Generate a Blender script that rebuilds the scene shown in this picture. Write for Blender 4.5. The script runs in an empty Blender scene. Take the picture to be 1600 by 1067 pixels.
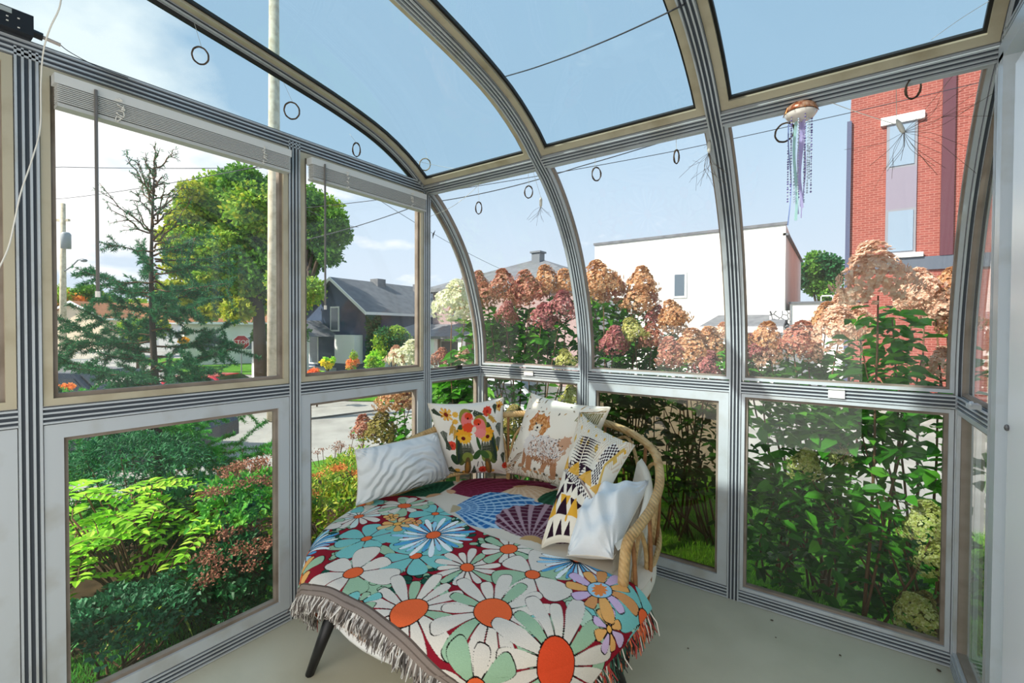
import bpy, math, random
import numpy as np
from mathutils import Vector, Matrix
PI = math.pi
SC = bpy.context.scene
COL = SC.collection

# ------------------------------------------------------------------ camera
CAM = np.array([2.1545, -2.6363, 1.4]); YAW, PITCH, ROLL, FPX, CYY = 0.61637, -0.01644, 0.004578, 722.06, 526.65
cF = np.array([-math.sin(YAW)*math.cos(PITCH), math.cos(YAW)*math.cos(PITCH), math.sin(PITCH)])
cR = np.array([math.cos(YAW), math.sin(YAW), 0.0]); cU = np.cross(cR, cF)
cR, cU = cR*math.cos(ROLL)+cU*math.sin(ROLL), -cR*math.sin(ROLL)+cU*math.cos(ROLL)
cd = bpy.data.cameras.new('camera'); cam = bpy.data.objects.new('camera', cd); COL.objects.link(cam)
cd.sensor_width = 36; cd.lens = 36*FPX/1600; cd.shift_y = -(533.5-CYY)/1600; cd.clip_start = 0.02; cd.clip_end = 600
M = Matrix([[cR[i], cU[i], -cF[i], CAM[i]] for i in range(3)] + [[0, 0, 0, 1]])
cam.matrix_world = M
SC.camera = cam

# ------------------------------------------------------------------ sky, sun, exposure
SUN_DIR = Vector((0.62, 1.0, -1.02)).normalized()      # the way the light travels
w = bpy.data.worlds.new('sky'); SC.world = w; w.use_nodes = True
nt = w.node_tree; nt.nodes.clear()
def N(t, kind, **kw):
    n = t.nodes.new(kind)
    for k, v in kw.items(): setattr(n, k, v)
    return n
tc = N(nt, 'ShaderNodeTexCoord'); sep = N(nt, 'ShaderNodeSeparateXYZ')
nt.links.new(tc.outputs['Generated'], sep.inputs[0])
rmp = N(nt, 'ShaderNodeValToRGB')
els = rmp.color_ramp.elements
els[0].position = 0.0; els[0].color = (0.41, 0.47, 0.54, 1)
els[1].position = 0.85; els[1].color = (0.26, 0.37, 0.49, 1)
e = els.new(0.12); e.color = (0.40, 0.46, 0.54, 1)
e = els.new(0.35); e.color = (0.31, 0.41, 0.515, 1)
nt.links.new(sep.outputs['Z'], rmp.inputs[0])
# clouds: flatten the direction onto a plane overhead so they shrink towards the horizon
zz = N(nt, 'ShaderNodeMath', operation='ADD'); zz.inputs[1].default_value = 0.22
nt.links.new(sep.outputs['Z'], zz.inputs[0])
dv = N(nt, 'ShaderNodeVectorMath', operation='DIVIDE'); cb = N(nt, 'ShaderNodeCombineXYZ')
for i in range(3): nt.links.new(zz.outputs[0], cb.inputs[i])
nt.links.new(tc.outputs['Generated'], dv.inputs[0]); nt.links.new(cb.outputs[0], dv.inputs[1])
noi = N(nt, 'ShaderNodeTexNoise'); noi.inputs['Scale'].default_value = 1.35; noi.inputs['Detail'].default_value = 7
noi.inputs['Roughness'].default_value = 0.52
mp = N(nt, 'ShaderNodeMapping'); mp.inputs['Location'].default_value = (2.1, 0.55, 0.3)
nt.links.new(dv.outputs[0], mp.inputs[0]); nt.links.new(mp.outputs[0], noi.inputs['Vector'])
# more cloud to the west (-x) and south-west
dt = N(nt, 'ShaderNodeVectorMath', operation='DOT_PRODUCT'); dt.inputs[1].default_value = (-0.93, -0.30, 0.1)
nt.links.new(tc.outputs['Generated'], dt.inputs[0])
mr = N(nt, 'ShaderNodeMapRange'); mr.inputs['From Min'].default_value = 0.25; mr.inputs['From Max'].default_value = 0.95
mr.inputs['To Min'].default_value = -0.14; mr.inputs['To Max'].default_value = 0.13
nt.links.new(dt.outputs['Value'], mr.inputs['Value'])
ad = N(nt, 'ShaderNodeMath', operation='ADD'); nt.links.new(noi.outputs['Fac'], ad.inputs[0]); nt.links.new(mr.outputs[0], ad.inputs[1])
cr = N(nt, 'ShaderNodeValToRGB'); cr.color_ramp.elements[0].position = 0.50; cr.color_ramp.elements[1].position = 0.66
cr.color_ramp.elements[0].color = (0, 0, 0, 1); cr.color_ramp.elements[1].color = (0.85, 0.85, 0.85, 1)
nt.links.new(ad.outputs[0], cr.inputs[0])
mx = N(nt, 'ShaderNodeMixRGB'); mx.inputs[2].default_value = (0.80, 0.76, 0.73, 1)
nt.links.new(cr.outputs[0], mx.inputs[0]); nt.links.new(rmp.outputs[0], mx.inputs[1])
bg = N(nt, 'ShaderNodeBackground'); bg.inputs[1].default_value = 1.0
nt.links.new(mx.outputs[0], bg.inputs[0])
ow = N(nt, 'ShaderNodeOutputWorld'); nt.links.new(bg.outputs[0], ow.inputs[0])
sd = bpy.data.lights.new('sun', 'SUN'); sd.energy = 4.0; sd.angle = 0.012; sd.color = (1.0, 0.93, 0.82)
sun = bpy.data.objects.new('sun', sd); COL.objects.link(sun)
sun.rotation_euler = SUN_DIR.to_track_quat('-Z', 'Y').to_euler(); sun.location = (-8, -12, 14)
# added fill light behind the camera, set in a doorway made up for it
ad_ = bpy.data.lights.new('added_fill_light', 'AREA'); ad_.shape = 'RECTANGLE'; ad_.size = 2.1; ad_.size_y = 2.15; ad_.energy = 17; ad_.color = (1.0, 0.97, 0.93)
al_ = bpy.data.objects.new('added_fill_light', ad_); COL.objects.link(al_); al_.location = (1.30, -3.20, 1.20); al_.rotation_euler = (PI/2, 0, 0)
vs = SC.view_settings; vs.view_transform = 'Standard'; vs.look = 'None'; vs.exposure = 1.0; vs.gamma = 1.0; vs.use_curve_mapping = False
SC.cycles.transparent_max_bounces = 24; SC.cycles.max_bounces = 10; SC.cycles.diffuse_bounces = 4
SC.cycles.caustics_reflective = False; SC.cycles.caustics_refractive = False

# ------------------------------------------------------------------ helpers
def at(u, v, d):
    """world point seen at photo position (u, v) at forward distance d: used to read positions off the photo"""
    return CAM + d*(cF + cR*(u-800)/FPX - cU*(v-CYY)/FPX)
def V(*a): return np.array(a, float)
def nrm(a):
    a = np.asarray(a, float); return a/(np.linalg.norm(a, axis=-1, keepdims=True)+1e-12)
def sm(t): t = np.clip(t, 0, 1); return t*t*(3-2*t)

class MB:
    """collects polygons, links them as one mesh"""
    def __init__(s): s.v = []; s.f = []; s.m = []; s.n = 0
    def add(s, vs, fs, mi=0):
        vs = np.asarray(vs, float).reshape(-1, 3); b = s.n
        s.v.append(vs); s.n += len(vs)
        for f in fs: s.f.append(tuple(int(i)+b for i in f))
        s.m += [mi]*len(fs) if np.isscalar(mi) else list(mi)
        return s
    def box(s, c, size, mi=0, R=None):
        h = np.array(size, float)/2
        p = np.array([[x, y, z] for x in (-1, 1) for y in (-1, 1) for z in (-1, 1)])*h
        if R is not None: p = p@np.array(R, float)
        p = p+np.array(c, float)
        return s.add(p, [(0, 1, 3, 2), (4, 6, 7, 5), (0, 4, 5, 1), (2, 3, 7, 6), (0, 2, 6, 4), (1, 5, 7, 3)], mi)
    def bar(s, a, b, wv, hv, mi=0):
        """box between points a and b with half-width vectors wv, hv"""
        a, b, wv, hv = [np.array(q, float) for q in (a, b, wv, hv)]
        p = [a-wv-hv, a+wv-hv, a+wv+hv, a-wv+hv, b-wv-hv, b+wv-hv, b+wv+hv, b-wv+hv]
        return s.add(p, [(0, 3, 2, 1), (4, 5, 6, 7), (0, 1, 5, 4), (1, 2, 6, 5), (2, 3, 7, 6), (3, 0, 4, 7)], mi)
    def tube(s, path, r, n=8, mi=0, cap=True, closed=False):
        P = np.asarray(path, float); k = len(P); r = np.broadcast_to(np.asarray(r, float), (k,))
        T = nrm(np.roll(P, -1, 0)-np.roll(P, 1, 0)) if closed else nrm(np.gradient(P, axis=0))
        ref = V(0, 0, 1) if abs(T[0][2]) < .9 else V(1, 0, 0)
        A = nrm(np.cross(T[0], ref)); vs = []
        ang = np.arange(n)*2*PI/n
        for i in range(k):
            A = nrm(A-T[i]*np.dot(A, T[i])); B = np.cross(T[i], A)
            vs.append(P[i]+r[i]*(np.cos(ang)[:, None]*A+np.sin(ang)[:, None]*B))
        vs = np.concatenate(vs); fs = []
        for i in range(k if closed else k-1):
            a = i*n; b = ((i+1) % k)*n
            for j in range(n): fs.append((a+j, a+(j+1) % n, b+(j+1) % n, b+j))
        if cap and not closed: fs += [tuple(range(n))[::-1], tuple((k-1)*n+j for j in range(n))]
        return s.add(vs, fs, mi)
    def lathe(s, c, prof, n=20, mi=0):
        vs = []; ang = np.arange(n)*2*PI/n
        for r, z in prof: vs.append(np.stack([c[0]+r*np.cos(ang), c[1]+r*np.sin(ang), np.full(n, c[2]+z)], 1))
        fs = []
        for i in range(len(prof)-1):
            for j in range(n): fs.append((i*n+j, i*n+(j+1) % n, (i+1)*n+(j+1) % n, (i+1)*n+j))
        fs.append(tuple(range(n))[::-1]); fs.append(tuple((len(prof)-1)*n+j for j in range(n)))
        return s.add(np.concatenate(vs), fs, mi)
    def prism(s, poly, axis_vec, mi=0):
        P = np.asarray(poly, float); k = len(P); Q = P+np.array(axis_vec, float)
        return s.add(np.concatenate([P, Q]), [tuple(range(k))[::-1], tuple(range(k, 2*k))]+[(i, (i+1) % k, k+(i+1) % k, k+i) for i in range(k)], mi)
    def ball(s, c, r, n=10, mi=0, jit=0, seed=0):
        rr = np.broadcast_to(np.asarray(r, float), (3,)); rng = np.random.default_rng(seed)
        vs = []; m = n//2
        for i in range(1, m):
            t = PI*i/m
            for j in range(n):
                q = V(math.sin(t)*math.cos(2*PI*j/n), math.sin(t)*math.sin(2*PI*j/n), math.cos(t))
                vs.append(np.array(c)+rr*q*(1+jit*rng.uniform(-1, 1)))
        top = len(vs); vs.append(np.array(c)+V(0, 0, rr[2])); vs.append(np.array(c)-V(0, 0, rr[2])); fs = []
        for i in range(m-2):
            for j in range(n): fs.append((i*n+j, (i+1)*n+j, (i+1)*n+(j+1) % n, i*n+(j+1) % n))
        for j in range(n): fs.append((top, j, (j+1) % n)); fs.append((top+1, (m-2)*n+(j+1) % n, (m-2)*n+j))
        return s.add(vs, fs, mi)
    def build(s, name, mats, parent=None, smooth=False):
        return mesh_obj(name, np.concatenate(s.v) if s.v else np.zeros((0, 3)), s.f, mats, parent, smooth, s.m)

def base_of(o):
    """world translation of a parent empty (parents are never rotated here)"""
    t = Vector((0, 0, 0))
    while o is not None: t += o.location; o = o.parent
    return t
def mesh_obj(name, vs, fs, mats, parent=None, smooth=False, mi=None, col=None):
    me = bpy.data.meshes.new(name)
    vs = np.asarray(vs, float)
    if parent is not None: vs = vs-np.array(base_of(parent))
    me.from_pydata(vs.tolist(), [], fs if isinstance(fs, list) else fs.tolist())
    if not isinstance(mats, (list, tuple)): mats = [mats]
    for m in mats: me.materials.append(m)
    if mi is not None and any(mi): me.polygons.foreach_set('material_index', np.array(mi, dtype=np.int32))
    if smooth: me.polygons.foreach_set('use_smooth', np.ones(len(me.polygons), dtype=bool))
    if col is not None:
        a = me.color_attributes.new('Col', 'FLOAT_COLOR', 'POINT')
        c = np.ones((len(vs), 4), np.float32); c[:, :3] = col; a.data.foreach_set('color', c.ravel())
    me.update()
    o = bpy.data.objects.new(name, me); COL.objects.link(o)
    if parent is not None: o.parent = parent
    return o
def tag(o, label=None, cat=None, group=None, kind=None):
    if label: o['label'] = label
    if cat: o['category'] = cat
    if group: o['group'] = group
    if kind: o['kind'] = kind
    return o
def empty(name, loc, label=None, cat=None, group=None, kind=None):
    o = bpy.data.objects.new(name, None); COL.objects.link(o); o.location = tuple(float(q) for q in loc); o.empty_display_size = .05
    return tag(o, label, cat, group, kind)
def copy_tree(o, loc=None, parent=None):
    c = o.copy(); COL.objects.link(c)
    if parent is not None: c.parent = parent
    if loc is not None: c.location = loc
    for ch in list(o.children): copy_tree(ch, None, c)
    return c

# ------------------------------------------------------------------ materials
def srgb(h):
    if isinstance(h, str): h = [int(h[i:i+2], 16)/255 for i in (0, 2, 4)]
    return tuple((c/12.92 if c <= .04045 else ((c+.055)/1.055)**2.4) for c in h)
def mat(name, col, rough=.6, metal=0, noise=None, bump=None, spec=.5, coords='Object'):
    """noise=(scale, second colour, low, high)  bump=(scale, strength)"""
    m = bpy.data.materials.new(name); m.use_nodes = True; t = m.node_tree; b = t.nodes['Principled BSDF']
    c = srgb(col); b.inputs['Base Color'].default_value = (*c, 1); b.inputs['Roughness'].default_value = rough
    b.inputs['Metallic'].default_value = metal; b.inputs['Specular IOR Level'].default_value = spec
    if noise or bump: tcn = N(t, 'ShaderNodeTexCoord')
    if noise:
        n = N(t, 'ShaderNodeTexNoise'); n.inputs['Scale'].default_value = noise[0]; n.inputs['Detail'].default_value = 5
        t.links.new(tcn.outputs[coords], n.inputs['Vector'])
        r = N(t, 'ShaderNodeValToRGB'); r.color_ramp.elements[0].position = noise[2]; r.color_ramp.elements[1].position = noise[3]
        r.color_ramp.elements[0].color = (*c, 1); r.color_ramp.elements[1].color = (*srgb(noise[1]), 1)
        t.links.new(n.outputs['Fac'], r.inputs[0]); t.links.new(r.outputs[0], b.inputs['Base Color'])
    if bump:
        n = N(t, 'ShaderNodeTexNoise'); n.inputs['Scale'].default_value = bump[0]; n.inputs['Detail'].default_value = 4
        t.links.new(tcn.outputs[coords], n.inputs['Vector'])
        bp = N(t, 'ShaderNodeBump'); bp.inputs['Strength'].default_value = bump[1]; bp.inputs['Distance'].default_value = .01
        t.links.new(n.outputs['Fac'], bp.inputs['Height']); t.links.new(bp.outputs[0], b.inputs['Normal'])
    return m
def leafmat(name, cols, trans=.35, rough=.5, scale=1.0):
    gain = 1.0 if 'petals' in name or 'ribbon' in name or 'florets' in name else 1.32
    cols = [[min(1.0, q) for q in (np.array([int(h[i:i+2], 16)/255 for i in (0, 2, 4)])*gain**.4545)] for h in cols]
    """colour varies per leaf (random per island); part of the light passes through the blade"""
    m = bpy.data.materials.new(name); m.use_nodes = True; t = m.node_tree; b = t.nodes['Principled BSDF']
    g = N(t, 'ShaderNodeNewGeometry'); r = N(t, 'ShaderNodeValToRGB'); el = r.color_ramp.elements
    k = len(cols)
    el[0].position = 0; el[0].color = (*srgb(cols[0]), 1); el[1].position = 1; el[1].color = (*srgb(cols[-1]), 1)
    for i in range(1, k-1): q = el.new(i/(k-1)); q.color = (*srgb(cols[i]), 1)
    t.links.new(g.outputs['Random Per Island'], r.inputs[0]); t.links.new(r.outputs[0], b.inputs['Base Color'])
    b.inputs['Roughness'].default_value = rough; b.inputs['Specular IOR Level'].default_value = .3
    tr = N(t, 'ShaderNodeBsdfTranslucent'); t.links.new(r.outputs[0], tr.inputs[0])
    mxs = N(t, 'ShaderNodeMixShader'); mxs.inputs[0].default_value = trans
    t.links.new(b.outputs[0], mxs.inputs[1]); t.links.new(tr.outputs[0], mxs.inputs[2])
    t.links.new(mxs.outputs[0], t.nodes['Material Output'].inputs[0])
    return m
def glassmat(name, tint, dust=.03, dustcol='d8d8d0', refl=1.0, smear=1.5):
    """clear pane: tinted straight-through light, Fresnel reflection and a film of dust"""
    m = bpy.data.materials.new(name); m.use_nodes = True; t = m.node_tree; t.nodes.remove(t.nodes['Principled BSDF'])
    tr = N(t, 'ShaderNodeBsdfTransparent'); tr.inputs[0].default_value = (*tint, 1)
    gl = N(t, 'ShaderNodeBsdfGlossy'); gl.inputs['Roughness'].default_value = .01; gl.inputs[0].default_value = (1, 1, 1, 1)
    fr = N(t, 'ShaderNodeLayerWeight'); fr.inputs[0].default_value = .5
    pw = N(t, 'ShaderNodeMath', operation='POWER'); pw.inputs[1].default_value = 4.5; t.links.new(fr.outputs['Facing'], pw.inputs[0])
    mu = N(t, 'ShaderNodeMath', operation='MULTIPLY_ADD'); mu.inputs[1].default_value = .8*refl; mu.inputs[2].default_value = .018*refl
    t.links.new(pw.outputs[0], mu.inputs[0])
    m1 = N(t, 'ShaderNodeMixShader'); t.links.new(mu.outputs[0], m1.inputs[0]); t.links.new(tr.outputs[0], m1.inputs[1]); t.links.new(gl.outputs[0], m1.inputs[2])
    df = N(t, 'ShaderNodeBsdfDiffuse'); df.inputs[0].default_value = (*srgb(dustcol), 1)
    tl = N(t, 'ShaderNodeBsdfTranslucent'); tl.inputs[0].default_value = (*srgb(dustcol), 1)
    m0 = N(t, 'ShaderNodeMixShader'); t.links.new(df.outputs[0], m0.inputs[1]); t.links.new(tl.outputs[0], m0.inputs[2])
    tcn = N(t, 'ShaderNodeTexCoord'); n = N(t, 'ShaderNodeTexNoise'); n.inputs['Scale'].default_value = smear; n.inputs['Detail'].default_value = 4
    t.links.new(tcn.outputs['Object'], n.inputs['Vector'])
    q = N(t, 'ShaderNodeMapRange'); q.inputs['From Min'].default_value = .3; q.inputs['From Max'].default_value = .75
    q.inputs['To Min'].default_value = dust*.4; q.inputs['To Max'].default_value = dust*1.9
    t.links.new(n.outputs['Fac'], q.inputs['Value'])
    m2 = N(t, 'ShaderNodeMixShader'); t.links.new(q.outputs[0], m2.inputs[0]); t.links.new(m1.outputs[0], m2.inputs[1]); t.links.new(m0.outputs[0], m2.inputs[2])
    t.links.new(m2.outputs[0], t.nodes['Material Output'].inputs[0])
    return m
def colmat(name, rough=.9, weave=None, spec=.2, sheen=0):
    """cloth printed or woven with the colours stored on the mesh"""
    m = bpy.data.materials.new(name); m.use_nodes = True; t = m.node_tree; b = t.nodes['Principled BSDF']
    a = N(t, 'ShaderNodeVertexColor', layer_name='Col'); t.links.new(a.outputs[0], b.inputs['Base Color'])
    b.inputs['Roughness'].default_value = rough; b.inputs['Specular IOR Level'].default_value = spec
    if weave:
        tcn = N(t, 'ShaderNodeTexCoord'); n = N(t, 'ShaderNodeTexNoise'); n.inputs['Scale'].default_value = weave[0]; n.inputs['Detail'].default_value = 2
        t.links.new(tcn.outputs['Object'], n.inputs['Vector'])
        bp = N(t, 'ShaderNodeBump'); bp.inputs['Strength'].default_value = weave[1]; bp.inputs['Distance'].default_value = .004
        t.links.new(n.outputs['Fac'], bp.inputs['Height']); t.links.new(bp.outputs[0], b.inputs['Normal'])
    return m

ALU = mat('white_aluminium', 'c3c9ce', .35, .15, noise=(6, 'a6a49a', .52, .85), spec=.6)
ALUC = mat('cream_aluminium', 'c2b89f', .4, .15, noise=(7, '9c8d70', .5, .85), spec=.5)
GRV = mat('shaded_rubber_groove', '444b54', .5)  # rubber groove floors, with the shade of the grooves put into the colour
BLK = mat('black_gasket', '14130f', .6)
BRN = mat('brown_gasket', '93867a', .7, noise=(9, '6e5f50', .45, .8))
GLS = glassmat('clear_glass', (.965, .975, .97), .022)
GLR = glassmat('blue_tinted_roof_glass', (.79, .86, .88), .02, 'aab4b8', refl=.8)
GLL = glassmat('lower_glass', (.95, .97, .95), .008, 'c8c8bc')
GLD = glassmat('brown_screened_glass', (.60, .55, .44), .03, '7a6f5a', refl=1.3)

# ------------------------------------------------------------------ sunroom frame
XS = [0, .8575, 1.7188, 2.5764]; YS = [-.5597, -1.4297, -2.3198, -3.12]; HM = 1.1424; HP = 2.2865; YB = -3.12
_cy = np.array([0, -.004, -.03, -.085, -.18, -.325, -.49, -.5597, -.70, -.90, -1.13, -1.45, -1.9, -2.5, YB])
_cz = np.array([1.1424, 1.26, 1.44, 1.63, 1.862, 2.075, 2.24, 2.2865, 2.388, 2.485, 2.548, 2.604, 2.672, 2.762, 2.855])
_s = np.r_[0, np.cumsum(np.hypot(np.diff(_cy), np.diff(_cz)))]
def _cat(ss):
    """Catmull-Rom through the eave curve"""
    out = []
    P = np.stack([_cy, _cz], 1)
    for s_ in np.atleast_1d(ss):
        i = int(np.clip(np.searchsorted(_s, s_)-1, 0, len(_s)-2)); t = (s_-_s[i])/(_s[i+1]-_s[i])
        p0 = P[i-1] if i > 0 else V(0, 1.02); p1 = P[i]; p2 = P[i+1]; p3 = P[i+2] if i < len(P)-2 else 2*p2-p1
        d = _s[i+1]-_s[i]; dp = (_s[i]-_s[i-1]) if i > 0 else .12; dn = (_s[i+2]-_s[i+1]) if i < len(P)-2 else d
        m1 = ((p1-p0)/dp*d+(p2-p1))/2 if True else 0; m2 = ((p3-p2)/dn*d+(p2-p1))/2
        t2, t3 = t*t, t*t*t
        out.append((2*t3-3*t2+1)*p1+(t3-2*t2+t)*m1+(-2*t3+3*t2)*p2+(t3-t2)*m2)
    return np.array(out)
SP = _s[7]; SEND = _s[-1]          # arc length at the eave purlin and at the house wall
def curve(s0, s1, n, off=0.0):
    ss = np.linspace(s0, s1, n); P = _cat(ss); Q = _cat(ss+.004); R_ = _cat(ss-.004)
    T = nrm(Q-R_); Nn = np.stack([-T[:, 1], T[:, 0]], 1)      # towards the room (-y first, then down)
    return P+Nn*off, Nn
NT = [0, 0]
PROF = [-.0275, -.0215, -.0115, -.0055, .0055, .0115, .0215, .0275]   # ridge, groove, ridge, groove, ridge, groove, ridge
def gprofile(w, h):
    """closed cross-section with three grooves on each of its four faces: points and the material of the segment that follows"""
    pts = []; ms = []
    for side in range(4):
        L = w if side % 2 == 0 else h; D = h if side % 2 == 0 else w
        a = np.array(PROF)/.055*L
        row = []
        for k in range(7):
            if k % 2 == 0: row += [((a[k], D/2), 0)]; 
            else: row += [((a[k], D/2), 0), ((a[k], D/2-.007), 1), ((a[k+1], D/2-.007), 0)]
        for (x, y), m_ in row:
            for _ in range(side): x, y = y, -x
            if pts and abs(pts[-1][0]-x)+abs(pts[-1][1]-y) < 1e-7: ms[-1] = m_; continue
            pts.append((x, y)); ms.append(m_)
    return pts, ms
def sweep(mb, pts, ms, path, A, B):
    """cross-section (a,b) along a path; a along A[i], b along B[i]"""
    k = len(pts); n = len(path); pts = np.array(pts)
    A = np.broadcast_to(np.asarray(A, float), (n, 3)); B = np.broadcast_to(np.asarray(B, float), (n, 3))
    vs = np.concatenate([path[i]+pts[:, :1]*A[i]+pts[:, 1:]*B[i] for i in range(n)])
    fs = []; mi = []
    for i in range(n-1):
        for j in range(k):
            fs.append((i*k+j, i*k+(j+1) % k, (i+1)*k+(j+1) % k, (i+1)*k+j)); mi.append(ms[j])
    fs += [tuple(range(k)), tuple((n-1)*k+j for j in range(k))[::-1]]; mi += [0, 0]
    mb.add(vs, fs, mi)
def rect(w0, w1, h0, h1): return [(w0, h0), (w1, h0), (w1, h1), (w0, h1)], [0]*4
def trim(mb, label=None, mats=None):
    NT[0] += 1
    o = mb.build('trim_%d' % NT[0], mats or [ALU, GRV]); o['kind'] = 'structure'
    if label: o['label'] = label
    return o
X1 = V(1, 0, 0); Y1 = V(0, 1, 0); Z1 = V(0, 0, 1)
def P3(x, yz): return np.concatenate([np.full((len(yz), 1), x), yz], 1)
# the four curved ribs: straight up to the mid rail, then over to the house wall
gp = gprofile(.055, .060)
ordn = ['left gable', 'second', 'third', 'right gable']
for i, x in enumerate(XS):
    c, n = curve(0, SEND, 56)
    c = np.concatenate([[[0, 0.0], [0, 1.0]], c]); n = np.concatenate([[[-1, 0], [-1, 0]], n])
    mb = MB(); sweep(mb, *gp, P3(x, c), X1, P3(0, n))
    trim(mb, 'curved white aluminium rib, %s one, running up and over the sunroom' % ordn[i])
# gable posts
gs = gprofile(.055, .055)
for x, ys in ((XS[0], YS[:3]), (XS[3], YS[:1])):
    for j, y in enumerate(ys):
        zt = HP
        mb = MB(); sweep(mb, *gs, [V(x, y, 0), V(x, y, zt)], Y1, X1)
        trim(mb, 'grooved white aluminium post of the gable wall')
# horizontal rails: mid rail and sills per bay, purlin, gable head beam
def hrail(a, b, up, inn, z, label, w=.055):
    mb = MB(); sweep(mb, *gprofile(w, .058), [a, b], up, inn); return trim(mb, label)
for i in range(3):
    a, b = XS[i]+.028, XS[i+1]-.028
    hrail(V(a, 0, HM-.035), V(b, 0, HM-.035), Z1, Y1, 0, 'grooved mid rail of the front glass wall')
    hrail(V(a, 0, .03), V(b, 0, .03), Z1, Y1, 0, 'grooved sill rail of the front glass wall')
    c, n = curve(SP, SP+.01, 2)
    t = V(0, -n[0][1], n[0][0])*-1
    hrail(V(a, c[0][0], c[0][1]), V(b, c[0][0], c[0][1]), V(0, -n[0][1], n[0][0]), V(0, n[0][0], n[0][1]), 0, 'grooved eave purlin between the curved ribs')
for side, x in ((0, XS[0]), (1, XS[3])):
    yy = [0]+YS if side == 0 else [0]+YS[:1]
    for j in range(len(yy)-1):
        a, b = yy[j]-.028, yy[j+1]+.028
        hrail(V(x, a, HM-.035), V(x, b, HM-.035), Z1, X1, 0, 'grooved mid rail of the gable glass wall')
        hrail(V(x, a, .03), V(x, b, .03), Z1, X1, 0, 'grooved sill rail of the gable glass wall')
mb = MB(); sweep(mb, *gs, [V(0, YS[0]-.02, HP), V(0, YB, HP)], Z1, X1); trim(mb, 'grooved head beam of the left gable wall')
mb = MB(); sweep(mb, *gs, [V(XS[3], YS[0]-.02, HP), V(XS[3], YB, HP)], Z1, X1); trim(mb, 'grooved head beam of the right gable wall')

# ------------------------------------------------------------------ windows: sash strips round every pane, gasket, glass
NW = [0]
def slab_from_grid(P, off, nu, nv):
    """two-sided sheet: grid P (nu*nv,3) and its copy moved by off"""
    Q = np.concatenate([P, P+off]); fs = []
    K = nu*nv
    for i in range(nu-1):
        for j in range(nv-1):
            a = i*nv+j; fs.append((a, a+1, a+nv+1, a+nv)); fs.append((K+a, K+a+nv, K+a+nv+1, K+a+1))
    return Q, fs
def window(cell, glass, sash_w, gask_w, sash_m, gask_m, label, out, depth=.022):
    """cell(u,v) -> point on the wall surface, u and v in metres inside the cell (0..W, 0..H); out(u,v): unit normal into the room"""
    f, W, H, nu = cell; NW[0] += 1
    root = empty('window_%d' % NW[0], f(W/2, 0), label, None, None, 'structure')
    def ring(m0, m1, d0, d1, name, mt):
        mb = MB()
        n = nu
        us = np.linspace(m0, W-m0, 2); vs_ = np.linspace(m0, H-m0, n)
        def q(u, v, d): return f(u, v)+out(u, v)*d
        for (ua, ub) in ((m0, m1), (W-m1, W-m0)):
            vv = np.linspace(m0, H-m0, n)
            pts = []
            for v in vv:
                pts += [q(ua, v, d0), q(ub, v, d0), q(ub, v, d1), q(ua, v, d1)]
            fs = []
            for i in range(n-1):
                for j in range(4): fs.append((i*4+j, i*4+(j+1) % 4, (i+1)*4+(j+1) % 4, (i+1)*4+j))
            fs += [(0, 1, 2, 3), tuple((n-1)*4+j for j in (3, 2, 1, 0))]
            mb.add(pts, fs)
        for (va, vb) in ((m0, m1), (H-m1, H-m0)):
            a, b = m1, W-m1
            pts = [q(a, va, d0), q(a, vb, d0), q(a, vb, d1), q(a, va, d1), q(b, va, d0), q(b, vb, d0), q(b, vb, d1), q(b, va, d1)]
            mb.add(pts, [(0, 1, 2, 3), (4, 7, 6, 5), (0, 4, 5, 1), (1, 5, 6, 2), (2, 6, 7, 3), (3, 7, 4, 0)])
        return mb.build(name, mt, root)
    ring(.002, sash_w, -.020, depth, 'sash', sash_m)
    ring(sash_w, sash_w+gask_w, -.016, depth-.012, 'gasket', gask_m)
    m = sash_w+.002
    nv = max(2, nu)
    P = np.array([f(u, v)+out(u, v)*(-.003) for u in (m, W-m) for v in np.linspace(m, H-m, nv)])
    offv = np.array([out(u, v)*(-.006) for u in (m, W-m) for v in np.linspace(m, H-m, nv)])
    Q, fs = slab_from_grid(P, offv, 2, nv)
    g = mesh_obj('glass', Q, fs, glass, root, True)
    return root
hb = .028
# front: lower, curved eave, roof
places = ['next to the left gable', 'in the middle', 'next to the right gable']
for i in range(3):
    x0, x1 = XS[i]+hb, XS[i+1]-hb; W = x1-x0
    op = i == 1
    window((lambda u, v, x0=x0: V(x0+u, 0, .06+v), W, HM-.064-.06, 2), GLD if op else GLL, .05 if op else .018, .013, ALU, BRN,
           'lower front window %s' % places[i]+(', darkened by its insect screen' if op else ''), lambda u, v: V(0, -1, 0), .024)
    Hc = SP-.03
    def fc(u, v, x0=x0): p = _cat(v)[0]; return V(x0+u, p[0], p[1])
    def oc(u, v): c, n = curve(max(v, .004), max(v, .004)+.001, 2); return V(0, n[0][0], n[0][1])
    window((fc, W, Hc, 24), GLS, .016, .008, ALU, BRN, 'curved eave window %s' % places[i], oc, .018)
    def fr_(u, v, x0=x0): p = _cat(SP+.03+v)[0]; return V(x0+u, p[0], p[1])
    def orr(u, v): c, n = curve(SP+.03+v, SP+.031+v, 2); return V(0, n[0][0], n[0][1])
    window((fr_, W, SEND-SP-.035, 30), GLR, .034, .010, ALUC, BLK, 'tinted roof window %s' % places[i], orr, .012)
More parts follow.
